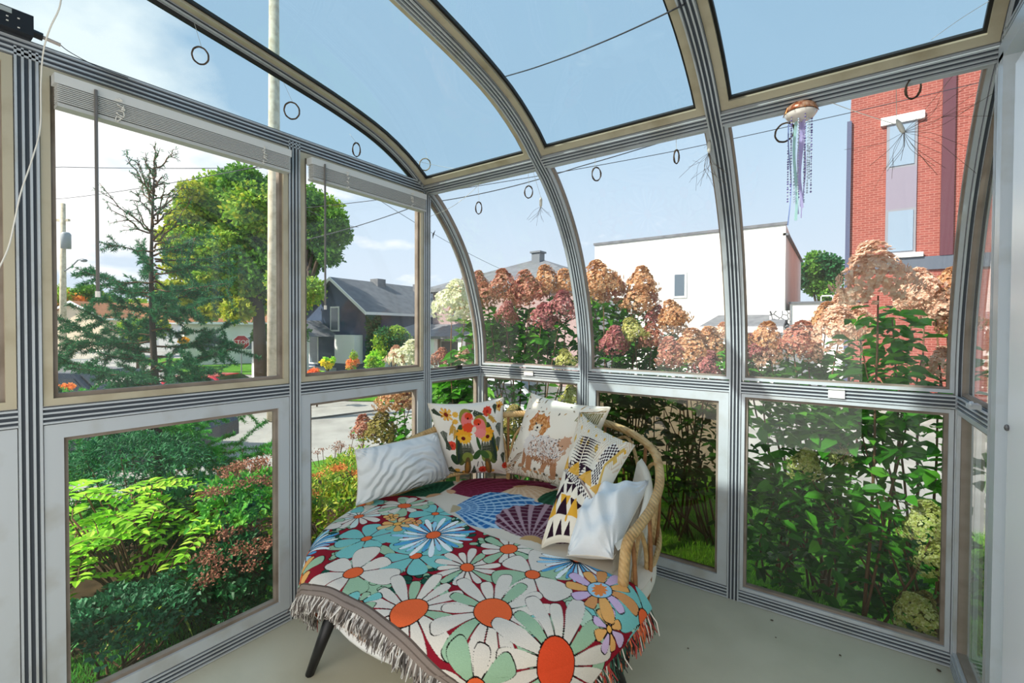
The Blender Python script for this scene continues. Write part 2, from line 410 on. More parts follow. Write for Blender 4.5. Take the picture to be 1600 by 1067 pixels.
# gables
def gable(x, ylist, sgn, nm, ops):
    ins = V(sgn, 0, 0)
    for j in range(len(ylist)-1):
        y0, y1 = ylist[j]-hb, ylist[j+1]+hb; W = y0-y1
        op = ops[j]
        window((lambda u, v, y0=y0: V(x, y0-u, .06+v), W, HM-.064-.06, 2), GLL, .05 if op else .016, .013, ALU, BRN,
               'lower window of the %s gable, %s from the front corner' % (nm, ['first', 'second', 'third', 'fourth'][j]), lambda u, v: ins, .024)
        if j > 0:
            window((lambda u, v, y0=y0: V(x, y0-u, HM-.005+v), W, HP-HM-.026, 2), GLS, .026, .014, ALUC, BRN,
                   'upper window of the %s gable, %s from the front corner' % (nm, ['first', 'second', 'third', 'fourth'][j]), lambda u, v: ins, .022)
def shaped_pane(x, yz_bottom, yz_top, sgn, label, glass):
    """pane between a straight lower edge and the curved rib"""
    NW[0] += 1
    root = empty('window_%d' % NW[0], (x, yz_bottom[0][0], yz_bottom[0][1]), label, None, None, 'structure')
    n = len(yz_top); P = np.concatenate([np.stack([[x, yz_bottom[i][0], yz_bottom[i][1]], [x, yz_top[i][0], yz_top[i][1]]]) for i in range(n)])
    Q, fs = slab_from_grid(P, V(-.006*sgn, 0, 0), n, 2)
    mesh_obj('glass', Q, fs, glass, root)
    mb = MB()
    top = np.array([[x, a, b] for a, b in yz_top]); bot = np.array([[x, a, b] for a, b in yz_bottom])
    mb.tube(top, .011, 6); mb.tube(bot, .011, 6); mb.tube([bot[0], top[0]], .011, 6); mb.tube([bot[-1], top[-1]], .011, 6)
    mb.build('gasket', BLK if 'spandrel' in label else BRN, root)
for x, sgn, nm, yl in ((XS[0], 1, 'left', [0]+YS), (XS[3], -1, 'right', [0]+YS[:1])):
    gable(x, yl, sgn, nm, [False, True, True, True] if nm == 'left' else [False])
    ss = np.linspace(.0, SP, 26); c, n = curve(.004, SP-.02, 26, .032)
    bot = [(yy, HM-.003) for yy, _ in c]
    shaped_pane(x, bot[1:], [tuple(q) for q in c[1:]], sgn, 'quarter-round upper window of the %s gable at the front corner' % nm, GLS)
    c, n = curve(SP+.06, SEND, 26, .034)
    shaped_pane(x, [(yy, HP+.030) for yy, _ in c], [tuple(q) for q in c], sgn, 'spandrel window under the %s gable rib' % nm, GLR if nm == 'left' else GLR)

# ------------------------------------------------------------------ floor, house wall, door
FLR = mat('pale_vinyl_floor', 'cdc8b2', .38, 0, noise=(3.2, 'bfbba4', .45, .75), bump=(60, .05))
mb = MB(); mb.box((1.29, -1.56, -.06), (2.70, 3.26, .12)); o = mb.build('floor', FLR); tag(o, kind='structure', label='pale grey green vinyl floor of the sunroom')
FND = mat('concrete_foundation', '8f8b82', .9)
mb = MB(); mb.box((1.29, -1.56, -.32), (2.62, 3.2, .40)); o = mb.build('trim_foundation', FND)
NT[0] += 1; o.name = 'trim_%d' % NT[0]; tag(o, kind='structure', label='low concrete footing under the sunroom')
SIDE = mat('pale_siding', 'd6d3c8', .7)
mb = MB(); mb.box((-.69, -3.30, 1.10), (1.62, .26, 5.4)); mb.box((4.40, -3.30, 1.65), (3.9, .26, 6.5)); mb.box((.28, -3.30, 3.10), (.32, .26, 1.4)); mb.box((1.46, -3.30, 3.65), (1.98, .26, 2.5)); mb.box((1.30, -3.30, -.8), (2.36, .26, 1.6)); o = mb.build('wall_back', SIDE)
tag(o, kind='structure', label='pale house wall the sunroom is built against, behind the camera')
mb = MB(); mb.box((.16, -3.16, 1.2), (.08, .06, 2.4)); mb.box((2.44, -3.16, 1.2), (.08, .06, 2.4)); mb.box((1.30, -3.16, 2.38), (2.36, .06, .08)); o = mb.build('added_doorway', mat('added_doorway_casing', 'ecebe6', .5)); tag(o, kind='structure', label='white casing of the doorway added for the fill light, behind the camera')  # doorway put in to frame the added fill light
mb = MB(); mb.box((1.3, -6.4, 1.2), (4.4, .12, 2.7)); mb.box((-.85, -4.9, 1.2), (.12, 2.9, 2.7)); mb.box((3.45, -4.9, 1.2), (.12, 2.9, 2.7)); mb.box((1.3, -4.95, 2.6), (4.4, 3.0, .12)); mb.box((1.3, -4.95, -.06), (4.4, 3.0, .12))  # unseen box added to stop the sun coming through the opening
o = mb.build('added_room_shell', SIDE); tag(o, kind='structure', label='added room shell behind the doorway, keeping the sun out')
DOORM = mat('white_door_paint', 'f3f4f8', .3)
root = empty('door_1', (XS[3], -1.02, 0), 'white panel door in the right gable wall', None, None, 'structure')
mb = MB(); mb.box((XS[3]-.005, -1.16, 1.10), (.05, .80, 2.10)); mb.build('door_leaf', DOORM, root)
mb = MB()
for y in (-.648, -1.60): mb.box((XS[3], y, 1.12), (.075, .05, 2.22))
mb.box((XS[3], -1.12, 2.24), (.075, 1.0, .05)); mb.build('door_frame', [ALU], root)
mb = MB(); mb.ball((XS[3]-.034, -.772, 1.13), (.006, .008, .010), 8); mb.build('screw_head', mat('dull_steel', '77777a', .4, .8), root)
mb = MB(); mb.box((XS[3], -2.35, 1.13), (.10, 1.46, 2.26)); o = mb.build('wall_right', SIDE); tag(o, kind='structure', label='solid part of the right wall behind the camera')
# ------------------------------------------------------------------ ground, street and parking
def gz(x, y):
    """height of the ground outside: level with the footing, falling away to the street"""
    dx = np.maximum(np.maximum(-x, x-2.58), 0); dy = np.maximum(np.maximum(y, -y-3), 0)
    d = np.hypot(dx, dy)
    return -.36-.95*sm((d-1.6)/7.5)
def pg(u, d):
    """ground point below the line of sight u at forward distance d"""
    P = at(u, 515, d); return V(P[0], P[1], float(gz(P[0], P[1])))
def ground_patch(name, xs, ys, m, dz=0.0, label=None, inside=None, bump=0, seed=0):
    X, Y = np.meshgrid(xs, ys, indexing='ij'); Z = gz(X, Y)+dz
    if bump: Z = Z+np.random.default_rng(seed).normal(0, bump, Z.shape)
    P = np.stack([X, Y, Z], -1).reshape(-1, 3); n, k = len(xs), len(ys)
    fs = []
    for i in range(n-1):
        for j in range(k-1):
            cx, cy = (xs[i]+xs[i+1])/2, (ys[j]+ys[j+1])/2
            if inside is None or inside(cx, cy): fs.append((i*k+j, (i+1)*k+j, (i+1)*k+j+1, i*k+j+1))
    o = mesh_obj(name, P, fs, m, None, True); o['kind'] = 'structure'
    if label: o['label'] = label
    return o
LAWN = mat('lawn_green', '5f8f2c', .95, 0, noise=(5, '3f6d22', .35, .7), spec=.1)
ASPH = mat('pale_grey_asphalt', 'a8a5a0', .9, 0, noise=(1.2, '8d8a86', .35, .75), bump=(40, .2), spec=.2)
CONC = mat('sunlit_concrete_walk', 'bdb8ac', .9, 0, noise=(3, 'a39d92', .4, .8), spec=.2)
SOIL = mat('dark_garden_soil', '4a3c2b', .95, 0, noise=(9, '2e2519', .4, .7), spec=.1)
far = np.r_[np.array([-90, -70, -50, -35, -25]), np.arange(-18, 14, .8), np.array([18, 25, 35, 50, 80])]
fary = np.r_[np.array([-25, -15, -9]), np.arange(-6, 20, .8), np.array([25, 35, 50, 80, 120])]
ground_patch('ground', far, fary, ASPH, -.02, 'pale grey asphalt street and parking area around the house', lambda x, y: not (0 < x < 2.5 and -3 < y < -.1) )
ground_patch('lawn', np.arange(-5.4, 6.01, .2), np.arange(-4.2, 4.81, .2), LAWN, .0, 'green lawn around the sunroom', lambda x, y: not (.05 < x < 2.5 and -3.2 < y < -.1) and (x*.35+y < 4.6) and (x > -5.2+.06*y))
ground_patch('garden_bed', np.arange(-3.0, -.35, .15), np.arange(-2.6, 2.4, .15), SOIL, .012, 'dark soil of the planted bed beside the left gable')
# lawns across the street
def patch_at(us, ds, m, name, label, dz=.01):
    P = [at(u, 515, d) for u, d in zip(us, ds)]
    n = len(P); vs = [(q[0], q[1], float(gz(q[0], q[1]))+dz) for q in P]
    o = mesh_obj(name, np.array(vs), [tuple(range(n))], m); tag(o, kind='structure', label=label); return o
patch_at([290, 470, 445, 180], [27, 27, 40, 42], LAWN, 'far_lawn', 'bright strip of lawn across the street beyond the stop sign')
patch_at([465, 700, 700, 470], [17.5, 17, 30, 33], LAWN, 'far_yard', 'green front yard before the dark gabled house')
patch_at([330, 420, 430, 300], [17, 16, 19.5, 21], LAWN, 'verge', 'small grass verge at the foot of the stop sign')
patch_at([-60, 330, 250, -60], [13, 24, 26, 15], CONC, 'sidewalk', 'sunlit pale sidewalk beyond the parked vehicle')
o = MB().bar(pg(470, 13.6)+V(0, 0, .005), pg(600, 15.5)+V(0, 0, .005), V(.02, .05, 0), V(0, 0, .03)).build('kerb', mat('dark_kerb_joint', '6d6a66', .9)); tag(o, kind='structure', label='dark kerb line crossing the pale pavement')
# ------------------------------------------------------------------ plants
def rvec(rng, n): return nrm(rng.normal(size=(n, 3)))
def leaf_mesh(P, D, Nn, L, W, curl=.15):
    """n leaves with a midrib fold: base points P, length directions D, upper sides Nn, length L, width W"""
    P = np.asarray(P, float); n = len(P); D = nrm(D); S = nrm(np.cross(D, Nn)); U = np.cross(S, D)
    L = np.broadcast_to(np.asarray(L, float), (n,))[:, None]; W = np.broadcast_to(np.asarray(W, float), (n,))[:, None]
    c1 = P+D*L*.38-U*L*.02; c2 = P+D*L*.72-U*L*curl*.45; t = P+D*L-U*L*curl
    f = U*W*.16
    l1 = P+D*L*.33+S*W*.5+f; r1 = P+D*L*.33-S*W*.5+f
    l2 = P+D*L*.70+S*W*.38+f-U*L*curl*.4; r2 = P+D*L*.70-S*W*.38+f-U*L*curl*.4
    vs = np.stack([P, c1, c2, t, l1, l2, r1, r2], 1).reshape(-1, 3)
    base = np.array([[0, 1, 4], [3, 5, 2], [0, 6, 1], [3, 2, 7]]); q = np.array([[1, 2, 5, 4], [1, 6, 7, 2]])
    o = (np.arange(n)*8)[:, None, None]
    return vs, [tuple(r) for r in (base+o).reshape(-1, 3).tolist()]+[tuple(r) for r in (q+o).reshape(-1, 4).tolist()]
def diamond_mesh(P, D, Nn, L, W):
    P = np.asarray(P, float); n = len(P); D = nrm(D); S = nrm(np.cross(D, Nn)); U = np.cross(S, D)
    L = np.broadcast_to(np.asarray(L, float), (n,))[:, None]; W = np.broadcast_to(np.asarray(W, float), (n,))[:, None]
    vs = np.stack([P, P+D*L*.45+S*W*.5+U*W*.12, P+D*L, P+D*L*.45-S*W*.5+U*W*.12], 1).reshape(-1, 3)
    return vs, (np.arange(n*4).reshape(-1, 4)).tolist()
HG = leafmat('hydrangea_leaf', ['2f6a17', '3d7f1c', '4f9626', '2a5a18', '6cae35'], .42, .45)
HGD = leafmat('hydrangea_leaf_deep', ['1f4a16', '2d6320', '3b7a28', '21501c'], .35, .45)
STEM = mat('brown_stem', '6b4b33', .8)
PINKS = {
 'pink': leafmat('pink_brown_petals', ['d9a08a', 'b4685a', 'c9897a', 'e3bda0', '9c4f4c', 'd7b187'], .35, .7),
 'rose': leafmat('deep_rose_petals', ['a65560', 'c47c80', '8c434c', 'd9a79b', 'b86a62'], .35, .7),
 'tan': leafmat('tan_orange_petals', ['d39a63', 'e0b98b', 'b97648', 'e9cfa8', 'c48a6a'], .35, .7),
 'peach': leafmat('pale_peach_petals', ['f1d2b8', 'e5b79a', 'f6e4cf', 'd89f85', 'efd9c3'], .35, .7),
 'white': leafmat('cream_white_petals', ['f2efd8', 'e8e8c4', 'f7f5e6', 'cfd8a4', 'efe9cf'], .35, .7),
 'lime': leafmat('lime_cream_petals', ['d8d98a', 'b9c462', 'ebe6b0', 'a9a950', 'd2cb7c'], .35, .7),
 'olive': leafmat('olive_brown_petals', ['8d8440', 'a79a52', '6f6b33', 'b8a868', '7a6a3a'], .35, .7)}
HEADM = {}
def head_mesh(kind, var):
    """one panicle of four-petalled florets, about 1 unit tall"""
    if (kind, var) in HEADM: return HEADM[(kind, var)]
    rng = np.random.default_rng(100+var); n = 620
    h = rng.uniform(0, 1, n)**.8; a = rng.uniform(0, 2*PI, n)
    r = .50*np.sqrt(np.clip(1-h, 0, 1))*(.72+.28*np.sin(PI*np.clip(h*1.2+.15, 0, 1)))*rng.uniform(.75, 1.08, n)+.04
    lump = 1+.16*np.sin(a*3+h*7+var)+.08*np.sin(a*5-h*9)
    C = np.stack([r*lump*np.cos(a), r*lump*np.sin(a), h*.95], 1)
    out = nrm(C-V(0, 0, .35)+rng.normal(size=(n, 3))*.12)
    vs = []; k = 0
    t1 = nrm(np.cross(out, rvec(rng, n))); t2 = np.cross(out, t1)
    s = rng.uniform(.036, .060, n)[:, None]
    petals = []
    for q in range(4):
        ang = q*PI/2; d = t1*math.cos(ang)+t2*math.sin(ang); e = -t1*math.sin(ang)+t2*math.cos(ang)
        c = C+out*.01*q*.2
        petals.append(np.stack([c, c+d*s*.6+e*s*.55+out*s*.25, c+d*s*1.15+out*s*.15, c+d*s*.6-e*s*.55+out*s*.25], 1))
    P = np.stack(petals, 1).reshape(-1, 3)
    fs = np.arange(len(P)).reshape(-1, 4).tolist()
    me = bpy.data.meshes.new('flower_head'); me.from_pydata(P.tolist(), [], fs); me.materials.append(PINKS[kind]); me.update()
    HEADM[(kind, var)] = me
    return me
def flower_head(parent, P, size, kind, tilt, var):
    o = bpy.data.objects.new('flower_head', head_mesh(kind, var % 4)); COL.objects.link(o); o.parent = parent
    o.location = Vector(P)-base_of(parent)
    o.scale = (size*1.08, size*1.08, size); o.rotation_euler = (tilt[0], tilt[1], var*1.3)
    return o
def stem_path(a, b, rng, n=7, wob=.04):
    t = np.linspace(0, 1, n)[:, None]; a = np.array(a, float); b = np.array(b, float)
    mid = (a+b)/2+V(rng.uniform(-1, 1)*wob, rng.uniform(-1, 1)*wob, -.05)*2
    return (1-t)**2*a+2*t*(1-t)*mid+t*t*b+rng.normal(size=(n, 3))*.006*(t*(1-t)*4)
def hydrangea(label, root, heads, boxes, seed, leafL=.12, nstem=5, group=None, stems_extra=0):
    """heads: (point, size, kind); boxes: (centre, half-size, leaves, material index) of further foliage"""
    rng = np.random.default_rng(seed); root = np.array(root, float)
    e = empty('hydrangea_shrub', root, label, 'shrub', group)
    st = MB(); LP = []; LD = []; LN = []; LL = []; LM = []
    for k, (P, size, kind) in enumerate(heads):
        P = np.array(P, float)
        flower_head(e, P, size, kind, (rng.uniform(-.35, .35), rng.uniform(-.35, .35)), seed+k)
        b = root+V(rng.uniform(-.22, .22), rng.uniform(-.15, .15), 0)
        path = stem_path(b, P+V(0, 0, .02), rng, 9, .08); st.tube(path, np.linspace(.011, .0035, 9), 5)
        for t in np.linspace(.35, .95, 6):
            i = t*8; i0 = int(i); q = path[i0]*(1-(i-i0))+path[min(i0+1, 8)]*(i-i0)
            a = rng.uniform(0, 2*PI)
            for s in (0, PI):
                d = V(math.cos(a+s), math.sin(a+s), rng.uniform(-.25, .5))
                LP.append(q); LD.append(d); LN.append(V(0, 0, 1)+rng.normal(size=3)*.25); LL.append(leafL*rng.uniform(.7, 1.15)); LM.append(0)
    for k in range(stems_extra):
        c, hs = boxes[k % len(boxes)][:2]; P = np.array(c)+np.array(hs)*rng.uniform(-.9, .9, 3)
        path = stem_path(root+V(rng.uniform(-.25, .25), rng.uniform(-.1, .1), 0), P, rng, 8, .12); st.tube(path, np.linspace(.009, .003, 8), 5)
    for c, hs, n, mi in boxes:
        c = np.array(c, float); hs = np.array(hs, float)
        # leaves hang in clumps so that gaps stay between them
        m = max(4, n//9); cc = c+hs*rng.uniform(-1, 1, (m, 3)); idx = rng.integers(0, m, n)
        P = cc[idx]+rng.normal(size=(n, 3))*np.minimum(hs*.35, .07)
        for p_ in P:
            a = rng.uniform(0, 2*PI)
            LP.append(p_); LD.append(V(math.cos(a), math.sin(a), rng.uniform(-.6, .25))); LN.append(V(0, 0, 1)+rng.normal(size=3)*.4)
            LL.append(leafL*rng.uniform(.6, 1.1)); LM.append(mi)
    LP, LD, LN, LL, LM = map(np.array, (LP, LD, LN, LL, LM))
    keep = np.ones(len(LP), bool)      # no leaf grows across the face of a flower head
    for P, size, kind in heads:
        keep &= ~((np.abs(LP[:, 0]-P[0]) < size*.55) & (LP[:, 2] > P[2]-.02) & (LP[:, 2] < P[2]+size) & (LP[:, 1] < P[1]+.03))
    LP, LD, LN, LL, LM = LP[keep], LD[keep], LN[keep], LL[keep], LM[keep]
    if root[1] > .15:      # keep clear of the glass
        LP[:, 1] = np.where((LP[:, 1] < .19) & (LP[:, 2] < 2.2), .19+np.abs(LP[:, 1]-.19)*.3, LP[:, 1])
        tip = LP[:, 1]+nrm(LD)[:, 1]*LL; LD[:, 1] = np.where(tip < .06, np.abs(LD[:, 1]), LD[:, 1])
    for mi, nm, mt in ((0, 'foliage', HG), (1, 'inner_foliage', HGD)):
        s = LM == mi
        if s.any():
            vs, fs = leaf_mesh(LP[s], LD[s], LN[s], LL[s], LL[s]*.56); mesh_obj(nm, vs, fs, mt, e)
    st.build('stems', STEM, e, True)
    return e
def H(u, v, s, d, kind):     # a head at photo position with pixel size s at distance d
    return (at(u, v+s*.42, d), s*d/FPX*1.05, kind)

# hedge in front of the front glass: five shrubs of panicle hydrangea from left to right
hydrangea('hydrangea with one tall cream white flower head just beyond the front corner', pg(712, 3.75), [
    H(706, 472, 62, 3.72, 'white'), H(728, 470, 46, 3.95, 'tan'), H(738, 452, 38, 4.15, 'pink')],
    [(at(716, 545, 3.8), (.07, .10, .20), 40, 0), (at(705, 615, 3.9), (.22, .12, .16), 300, 0), (at(700, 700, 3.9), (.25, .12, .3), 60, 1)], 3, .15)
hydrangea('hydrangea with dusty pink flower heads behind the second curved rib, left of it', pg(810, 4.1), [
    H(787, 442, 42, 4.0, 'pink'), H(762, 462, 40, 4.1, 'pink'), H(828, 452, 52, 4.05, 'pink'), H(859, 440, 46, 4.1, 'tan'), H(789, 489, 34, 3.9, 'rose'),
    H(845, 495, 40, 3.85, 'rose'), H(808, 460, 40, 4.3, 'pink'), H(748, 440, 30, 4.3, 'pink'), H(886, 442, 40, 4.1, 'tan'), H(875, 478, 46, 3.8, 'rose'), H(885, 562, 32, 3.8, 'lime'), H(803, 655, 46, 3.7, 'olive')],
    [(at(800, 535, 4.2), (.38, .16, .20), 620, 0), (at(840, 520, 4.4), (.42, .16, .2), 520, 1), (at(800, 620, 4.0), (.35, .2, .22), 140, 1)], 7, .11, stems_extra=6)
hydrangea('tall hydrangea with the highest tan and pink heads right of the second curved rib', pg(975, 4.0), [
    H(943, 437, 56, 3.9, 'tan'), H(960, 452, 44, 4.1, 'pink'), H(1003, 442, 46, 4.0, 'tan'), H(992, 470, 46, 3.85, 'tan'), H(1010, 462, 34, 4.1, 'pink'), H(925, 455, 36, 4.2, 'tan'),
    H(957, 532, 42, 3.7, 'rose'), H(992, 518, 40, 3.7, 'lime'), H(1018, 528, 40, 3.75, 'pink'), H(1020, 495, 34, 3.9, 'rose')],
    [(at(955, 520, 4.1), (.28, .15, .26), 520, 0), (at(985, 560, 4.1), (.3, .2, .2), 300, 1), (at(930, 615, 3.9), (.3, .2, .12), 70, 0)], 11, .12, stems_extra=4)
hydrangea('low hydrangea with orange tan heads just left of the third curved rib', pg(1085, 3.9), [
    H(1058, 492, 44, 3.7, 'tan'), H(1050, 505, 40, 3.8, 'tan'), H(1075, 548, 62, 3.4, 'tan'), H(1105, 540, 52, 3.5, 'tan'), H(1125, 565, 48, 3.4, 'olive'), H(1100, 572, 44, 3.3, 'rose'), H(1052, 550, 44, 3.4, 'pink'), H(1130, 520, 30, 3.7, 'peach'), H(896, 622, 38, 3.7, 'lime')],
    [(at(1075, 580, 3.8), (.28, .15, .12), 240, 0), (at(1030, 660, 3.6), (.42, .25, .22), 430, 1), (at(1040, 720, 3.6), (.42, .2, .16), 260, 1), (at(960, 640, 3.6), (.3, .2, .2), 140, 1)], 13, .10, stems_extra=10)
hydrangea('hydrangea with peach and tan heads right of the third curved rib, before the white building', pg(1245, 3.2), [
    H(1190, 528, 48, 2.9, 'tan'), H(1180, 545, 44, 2.9, 'rose'), H(1240, 532, 56, 2.8, 'pink'), H(1262, 545, 40, 2.8, 'peach'), H(1310, 512, 66, 2.7, 'peach'), H(1345, 505, 50, 2.8, 'peach'), H(1205, 550, 40, 2.9, 'peach'), H(1325, 485, 50, 2.9, 'peach'), H(1290, 500, 50, 2.9, 'tan'),
    H(1255, 722, 44, 2.45, 'lime'), H(1312, 710, 40, 2.4, 'lime'), H(1160, 530, 30, 2.9, 'tan')],
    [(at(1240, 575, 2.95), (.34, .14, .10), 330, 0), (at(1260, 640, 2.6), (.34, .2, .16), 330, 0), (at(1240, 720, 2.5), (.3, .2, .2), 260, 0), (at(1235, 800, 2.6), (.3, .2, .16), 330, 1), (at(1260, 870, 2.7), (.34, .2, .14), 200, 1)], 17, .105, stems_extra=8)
hydrangea('tallest hydrangea at the right with one huge peach head before the red brick building', pg(1410, 2.35), [
    H(1372, 430, 92, 2.15, 'peach'), H(1445, 452, 60, 2.5, 'peach'), H(1480, 448, 56, 2.5, 'tan'), H(1425, 470, 46, 2.6, 'peach'), H(1462, 480, 56, 2.5, 'peach'), H(1470, 570, 50, 2.4, 'peach'), H(1500, 500, 50, 2.5, 'tan'),
    H(1455, 820, 62, 2.13, 'lime'), H(1466, 872, 55, 2.15, 'lime'), H(1445, 965, 64, 2.12, 'lime'), H(1428, 940, 44, 2.2, 'olive')],
    [(at(1390, 520, 2.3), (.16, .12, .16), 120, 0), (at(1430, 590, 2.3), (.24, .14, .16), 190, 0), (at(1400, 680, 2.3), (.28, .16, .2), 250, 0), (at(1340, 780, 2.35), (.3, .2, .2), 210, 0), (at(1390, 870, 2.5), (.28, .2, .2), 300, 1)], 23, .10, stems_extra=9)
hydrangea('hydrangea with faded pink heads outside the right gable glass', V(3.15, .1, -.36), [
    (V(3.0, .05, 1.62), .2, 'pink'), (V(3.1, .3, 1.55), .2, 'peach'), (V(3.15, -.1, 1.0), .18, 'white'), (V(2.95, -.12, .62), .18, 'lime')],
    [(V(3.1, 0, .9), (.22, .3, .45), 150, 0), (V(3.0, -.1, .25), (.2, .3, .3), 110, 0)], 29, .13, stems_extra=4)
hydrangea('small hydrangea with cream heads seen low beyond the left gable, beside the corner post', pg(640, 5.2), [
    H(632, 556, 50, 5.0, 'white'), H(618, 556, 30, 5.1, 'peach'), H(687, 560, 30, 5.2, 'pink'), H(725, 558, 28, 5.3, 'peach')],
    [(at(650, 590, 5.2), (.3, .2, .12), 90, 0)], 31, .09)
hydrangea('hydrangea with faded brown heads behind the lumbar cushion, outside the left gable', pg(600, 3.9), [
    H(620, 618, 56, 3.7, 'tan'), H(640, 625, 40, 3.8, 'pink'), H(592, 672, 50, 3.6, 'olive'), H(570, 668, 36, 3.7, 'pink')],
    [(at(628, 665, 3.7), (.16, .15, .14), 90, 0), (at(600, 690, 3.8), (.2, .1, .12), 70, 1)], 37, .09, stems_extra=3)

# larch: bare leader, level branches with tufts of soft needles
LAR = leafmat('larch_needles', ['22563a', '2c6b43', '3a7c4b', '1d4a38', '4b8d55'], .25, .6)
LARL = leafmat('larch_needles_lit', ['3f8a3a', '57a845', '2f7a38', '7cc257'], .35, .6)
def larch():
    rng = np.random.default_rng(5); b = pg(243, 4.6); e = empty('larch_tree', b, 'young larch with bare leader and wispy level branches close outside the left gable', 'tree')
    top = at(240, 240, 4.4); tr = MB(); path = np.array([b+(top-b)*t+V(.03*math.sin(7*t), .02*math.cos(5*t), 0) for t in np.linspace(0, 1, 16)])
    tr.tube(path, np.linspace(.05, .004, 16), 8); tr.build('trunk', mat('dark_larch_bark', '4b4038', .9), e, True)
    br = MB(); P = []; D = []; Ls = []; side = []
    Hh = top[2]-b[2]
    for k in range(104):
        t = .08+.88*(k/103)**.95; z0 = b+(top-b)*t
        L = (1.30*(1-t)**.62+.10)*rng.uniform(.45, 1.1)
        if t > .8: L *= .8
        a = rng.uniform(0, 2*PI); up = rng.uniform(-.15, .30) if t < .75 else rng.uniform(.5, 1.2)
        d = nrm(V(math.cos(a), math.sin(a), up)); n = 9; s = np.linspace(0, 1, n)[:, None]
        sag = V(0, 0, 1)*(.28*(s**2)-.16*s)*L if t < .8 else V(0, 0, .35)*s**2*L
        pp = z0+d*s*L+sag+rng.normal(size=(n, 3))*.01
        if pp[-1][0] > -.06: continue
        br.tube(pp, np.linspace(.010, .002, n), 5)
        subs = [pp]
        for q in range(int(3+L*9)):
            i = rng.integers(2, n-1); dd = nrm(d+rng.normal(size=3)*.55); l2 = L*rng.uniform(.12, .4)
            sp = pp[i]+dd*np.linspace(0, 1, 5)[:, None]*l2-V(0, 0, .15)*np.linspace(0, 1, 5)[:, None]**2*l2
            br.tube(sp, np.linspace(.004, .0015, 5), 4); subs.append(sp)
        dens = 1.0 if t < .62 else (.5 if t < .75 else .1)
        for sp in subs:
            ln = np.linalg.norm(sp[-1]-sp[0]); m = int(ln*900*dens)
            if m < 1: continue
            tt = rng.uniform(.12, 1, m)*(len(sp)-1); i0 = np.minimum(tt.astype(int), len(sp)-2); f = (tt-i0)[:, None]
            q = sp[i0]*(1-f)+sp[i0+1]*f; P.append(q); dr = nrm(sp[-1]-sp[0]); D.append(nrm(dr*.55+rvec(rng, m))); Ls.append(rng.uniform(.02, .042, m))
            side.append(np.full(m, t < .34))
    br.build('branches', STEM, e, True)
    P = np.concatenate(P); D = np.concatenate(D); Ls = np.concatenate(Ls); side = np.concatenate(side)
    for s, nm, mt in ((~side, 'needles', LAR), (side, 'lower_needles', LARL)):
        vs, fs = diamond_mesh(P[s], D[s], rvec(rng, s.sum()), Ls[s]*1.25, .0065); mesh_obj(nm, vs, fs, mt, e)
larch()

# broad garden plants beside the left gable
def shrub(name, label, cat, c, r, n, m, L, W, seed, flowers=None, group=None, shape='ball', stem_n=6, upright=.2):
    rng = np.random.default_rng(seed); c = np.array(c, float); r = np.broadcast_to(np.array(r, float), (3,)); g = V(c[0], c[1], float(gz(c[0], c[1])))
    e = empty(name, g, label, cat, group)
    d = rvec(rng, n); d[:, 2] = np.abs(d[:, 2])*1.0-(.35 if shape == 'ball' else 0)
    rad = rng.uniform(.35, 1, n)[:, None]**.5*(1+.18*np.sin(d[:, :1]*9+seed)+.14*np.sin(d[:, 1:2]*11))
    P = c+d*rad*r
    vs, fs = (leaf_mesh if L > .05 and n < 6000 else diamond_mesh)(P, nrm(d*.7+rvec(rng, n)*.8+V(0, 0, upright)), nrm(V(0, 0, 1)+rvec(rng, n)*.5), L*rng.uniform(.6, 1.2, n), W*rng.uniform(.7, 1.1, n))
    mesh_obj('foliage', vs, fs, m, e)
    st = MB()
    for k in range(stem_n): st.tube(stem_path(g+V(*rng.uniform(-.05, .05, 2), 0), P[rng.integers(n)], rng, 6, .03), np.linspace(.008+.02*r[0]*(r[0] > .8), .003, 6), 5)
    st.build('stems', STEM, e, True)
    if flowers:
        fm, k, size = flowers; fp = []
        for q in range(k):
            dd = nrm(V(*rng.normal(size=2), abs(rng.normal())+.6)); cc = c+dd*r*rng.uniform(.9, 1.1)
            m_ = 90; v_, f_ = diamond_mesh(cc+rng.normal(size=(m_, 3))*V(size, size, size*.3), rvec(rng, m_), rvec(rng, m_), .016, .012)
            mesh_obj('flower_cluster', v_, f_, fm, e)
    return e
YG = leafmat('yellow_green_leaves', ['9fd23a', '7fbf2c', 'b9df4a', '5da226', 'cbe65a'], .45, .5)
MG = leafmat('mid_green_leaves', ['3f8a2e', '58a338', '2f7029', '76b548'], .4, .5)
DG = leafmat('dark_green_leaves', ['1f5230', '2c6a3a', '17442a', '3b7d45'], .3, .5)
AG = leafmat('autumn_green_leaves', ['6f9a2c', '9bb53a', '4f8428', 'c2b544', '5f8f34'], .4, .5)
SED = leafmat('dry_brown_pink_florets', ['a8705a', '8d5a4c', 'c08a70', '75493f'], .2, .8)
def Gp(u, v, d): return at(u, v, d)
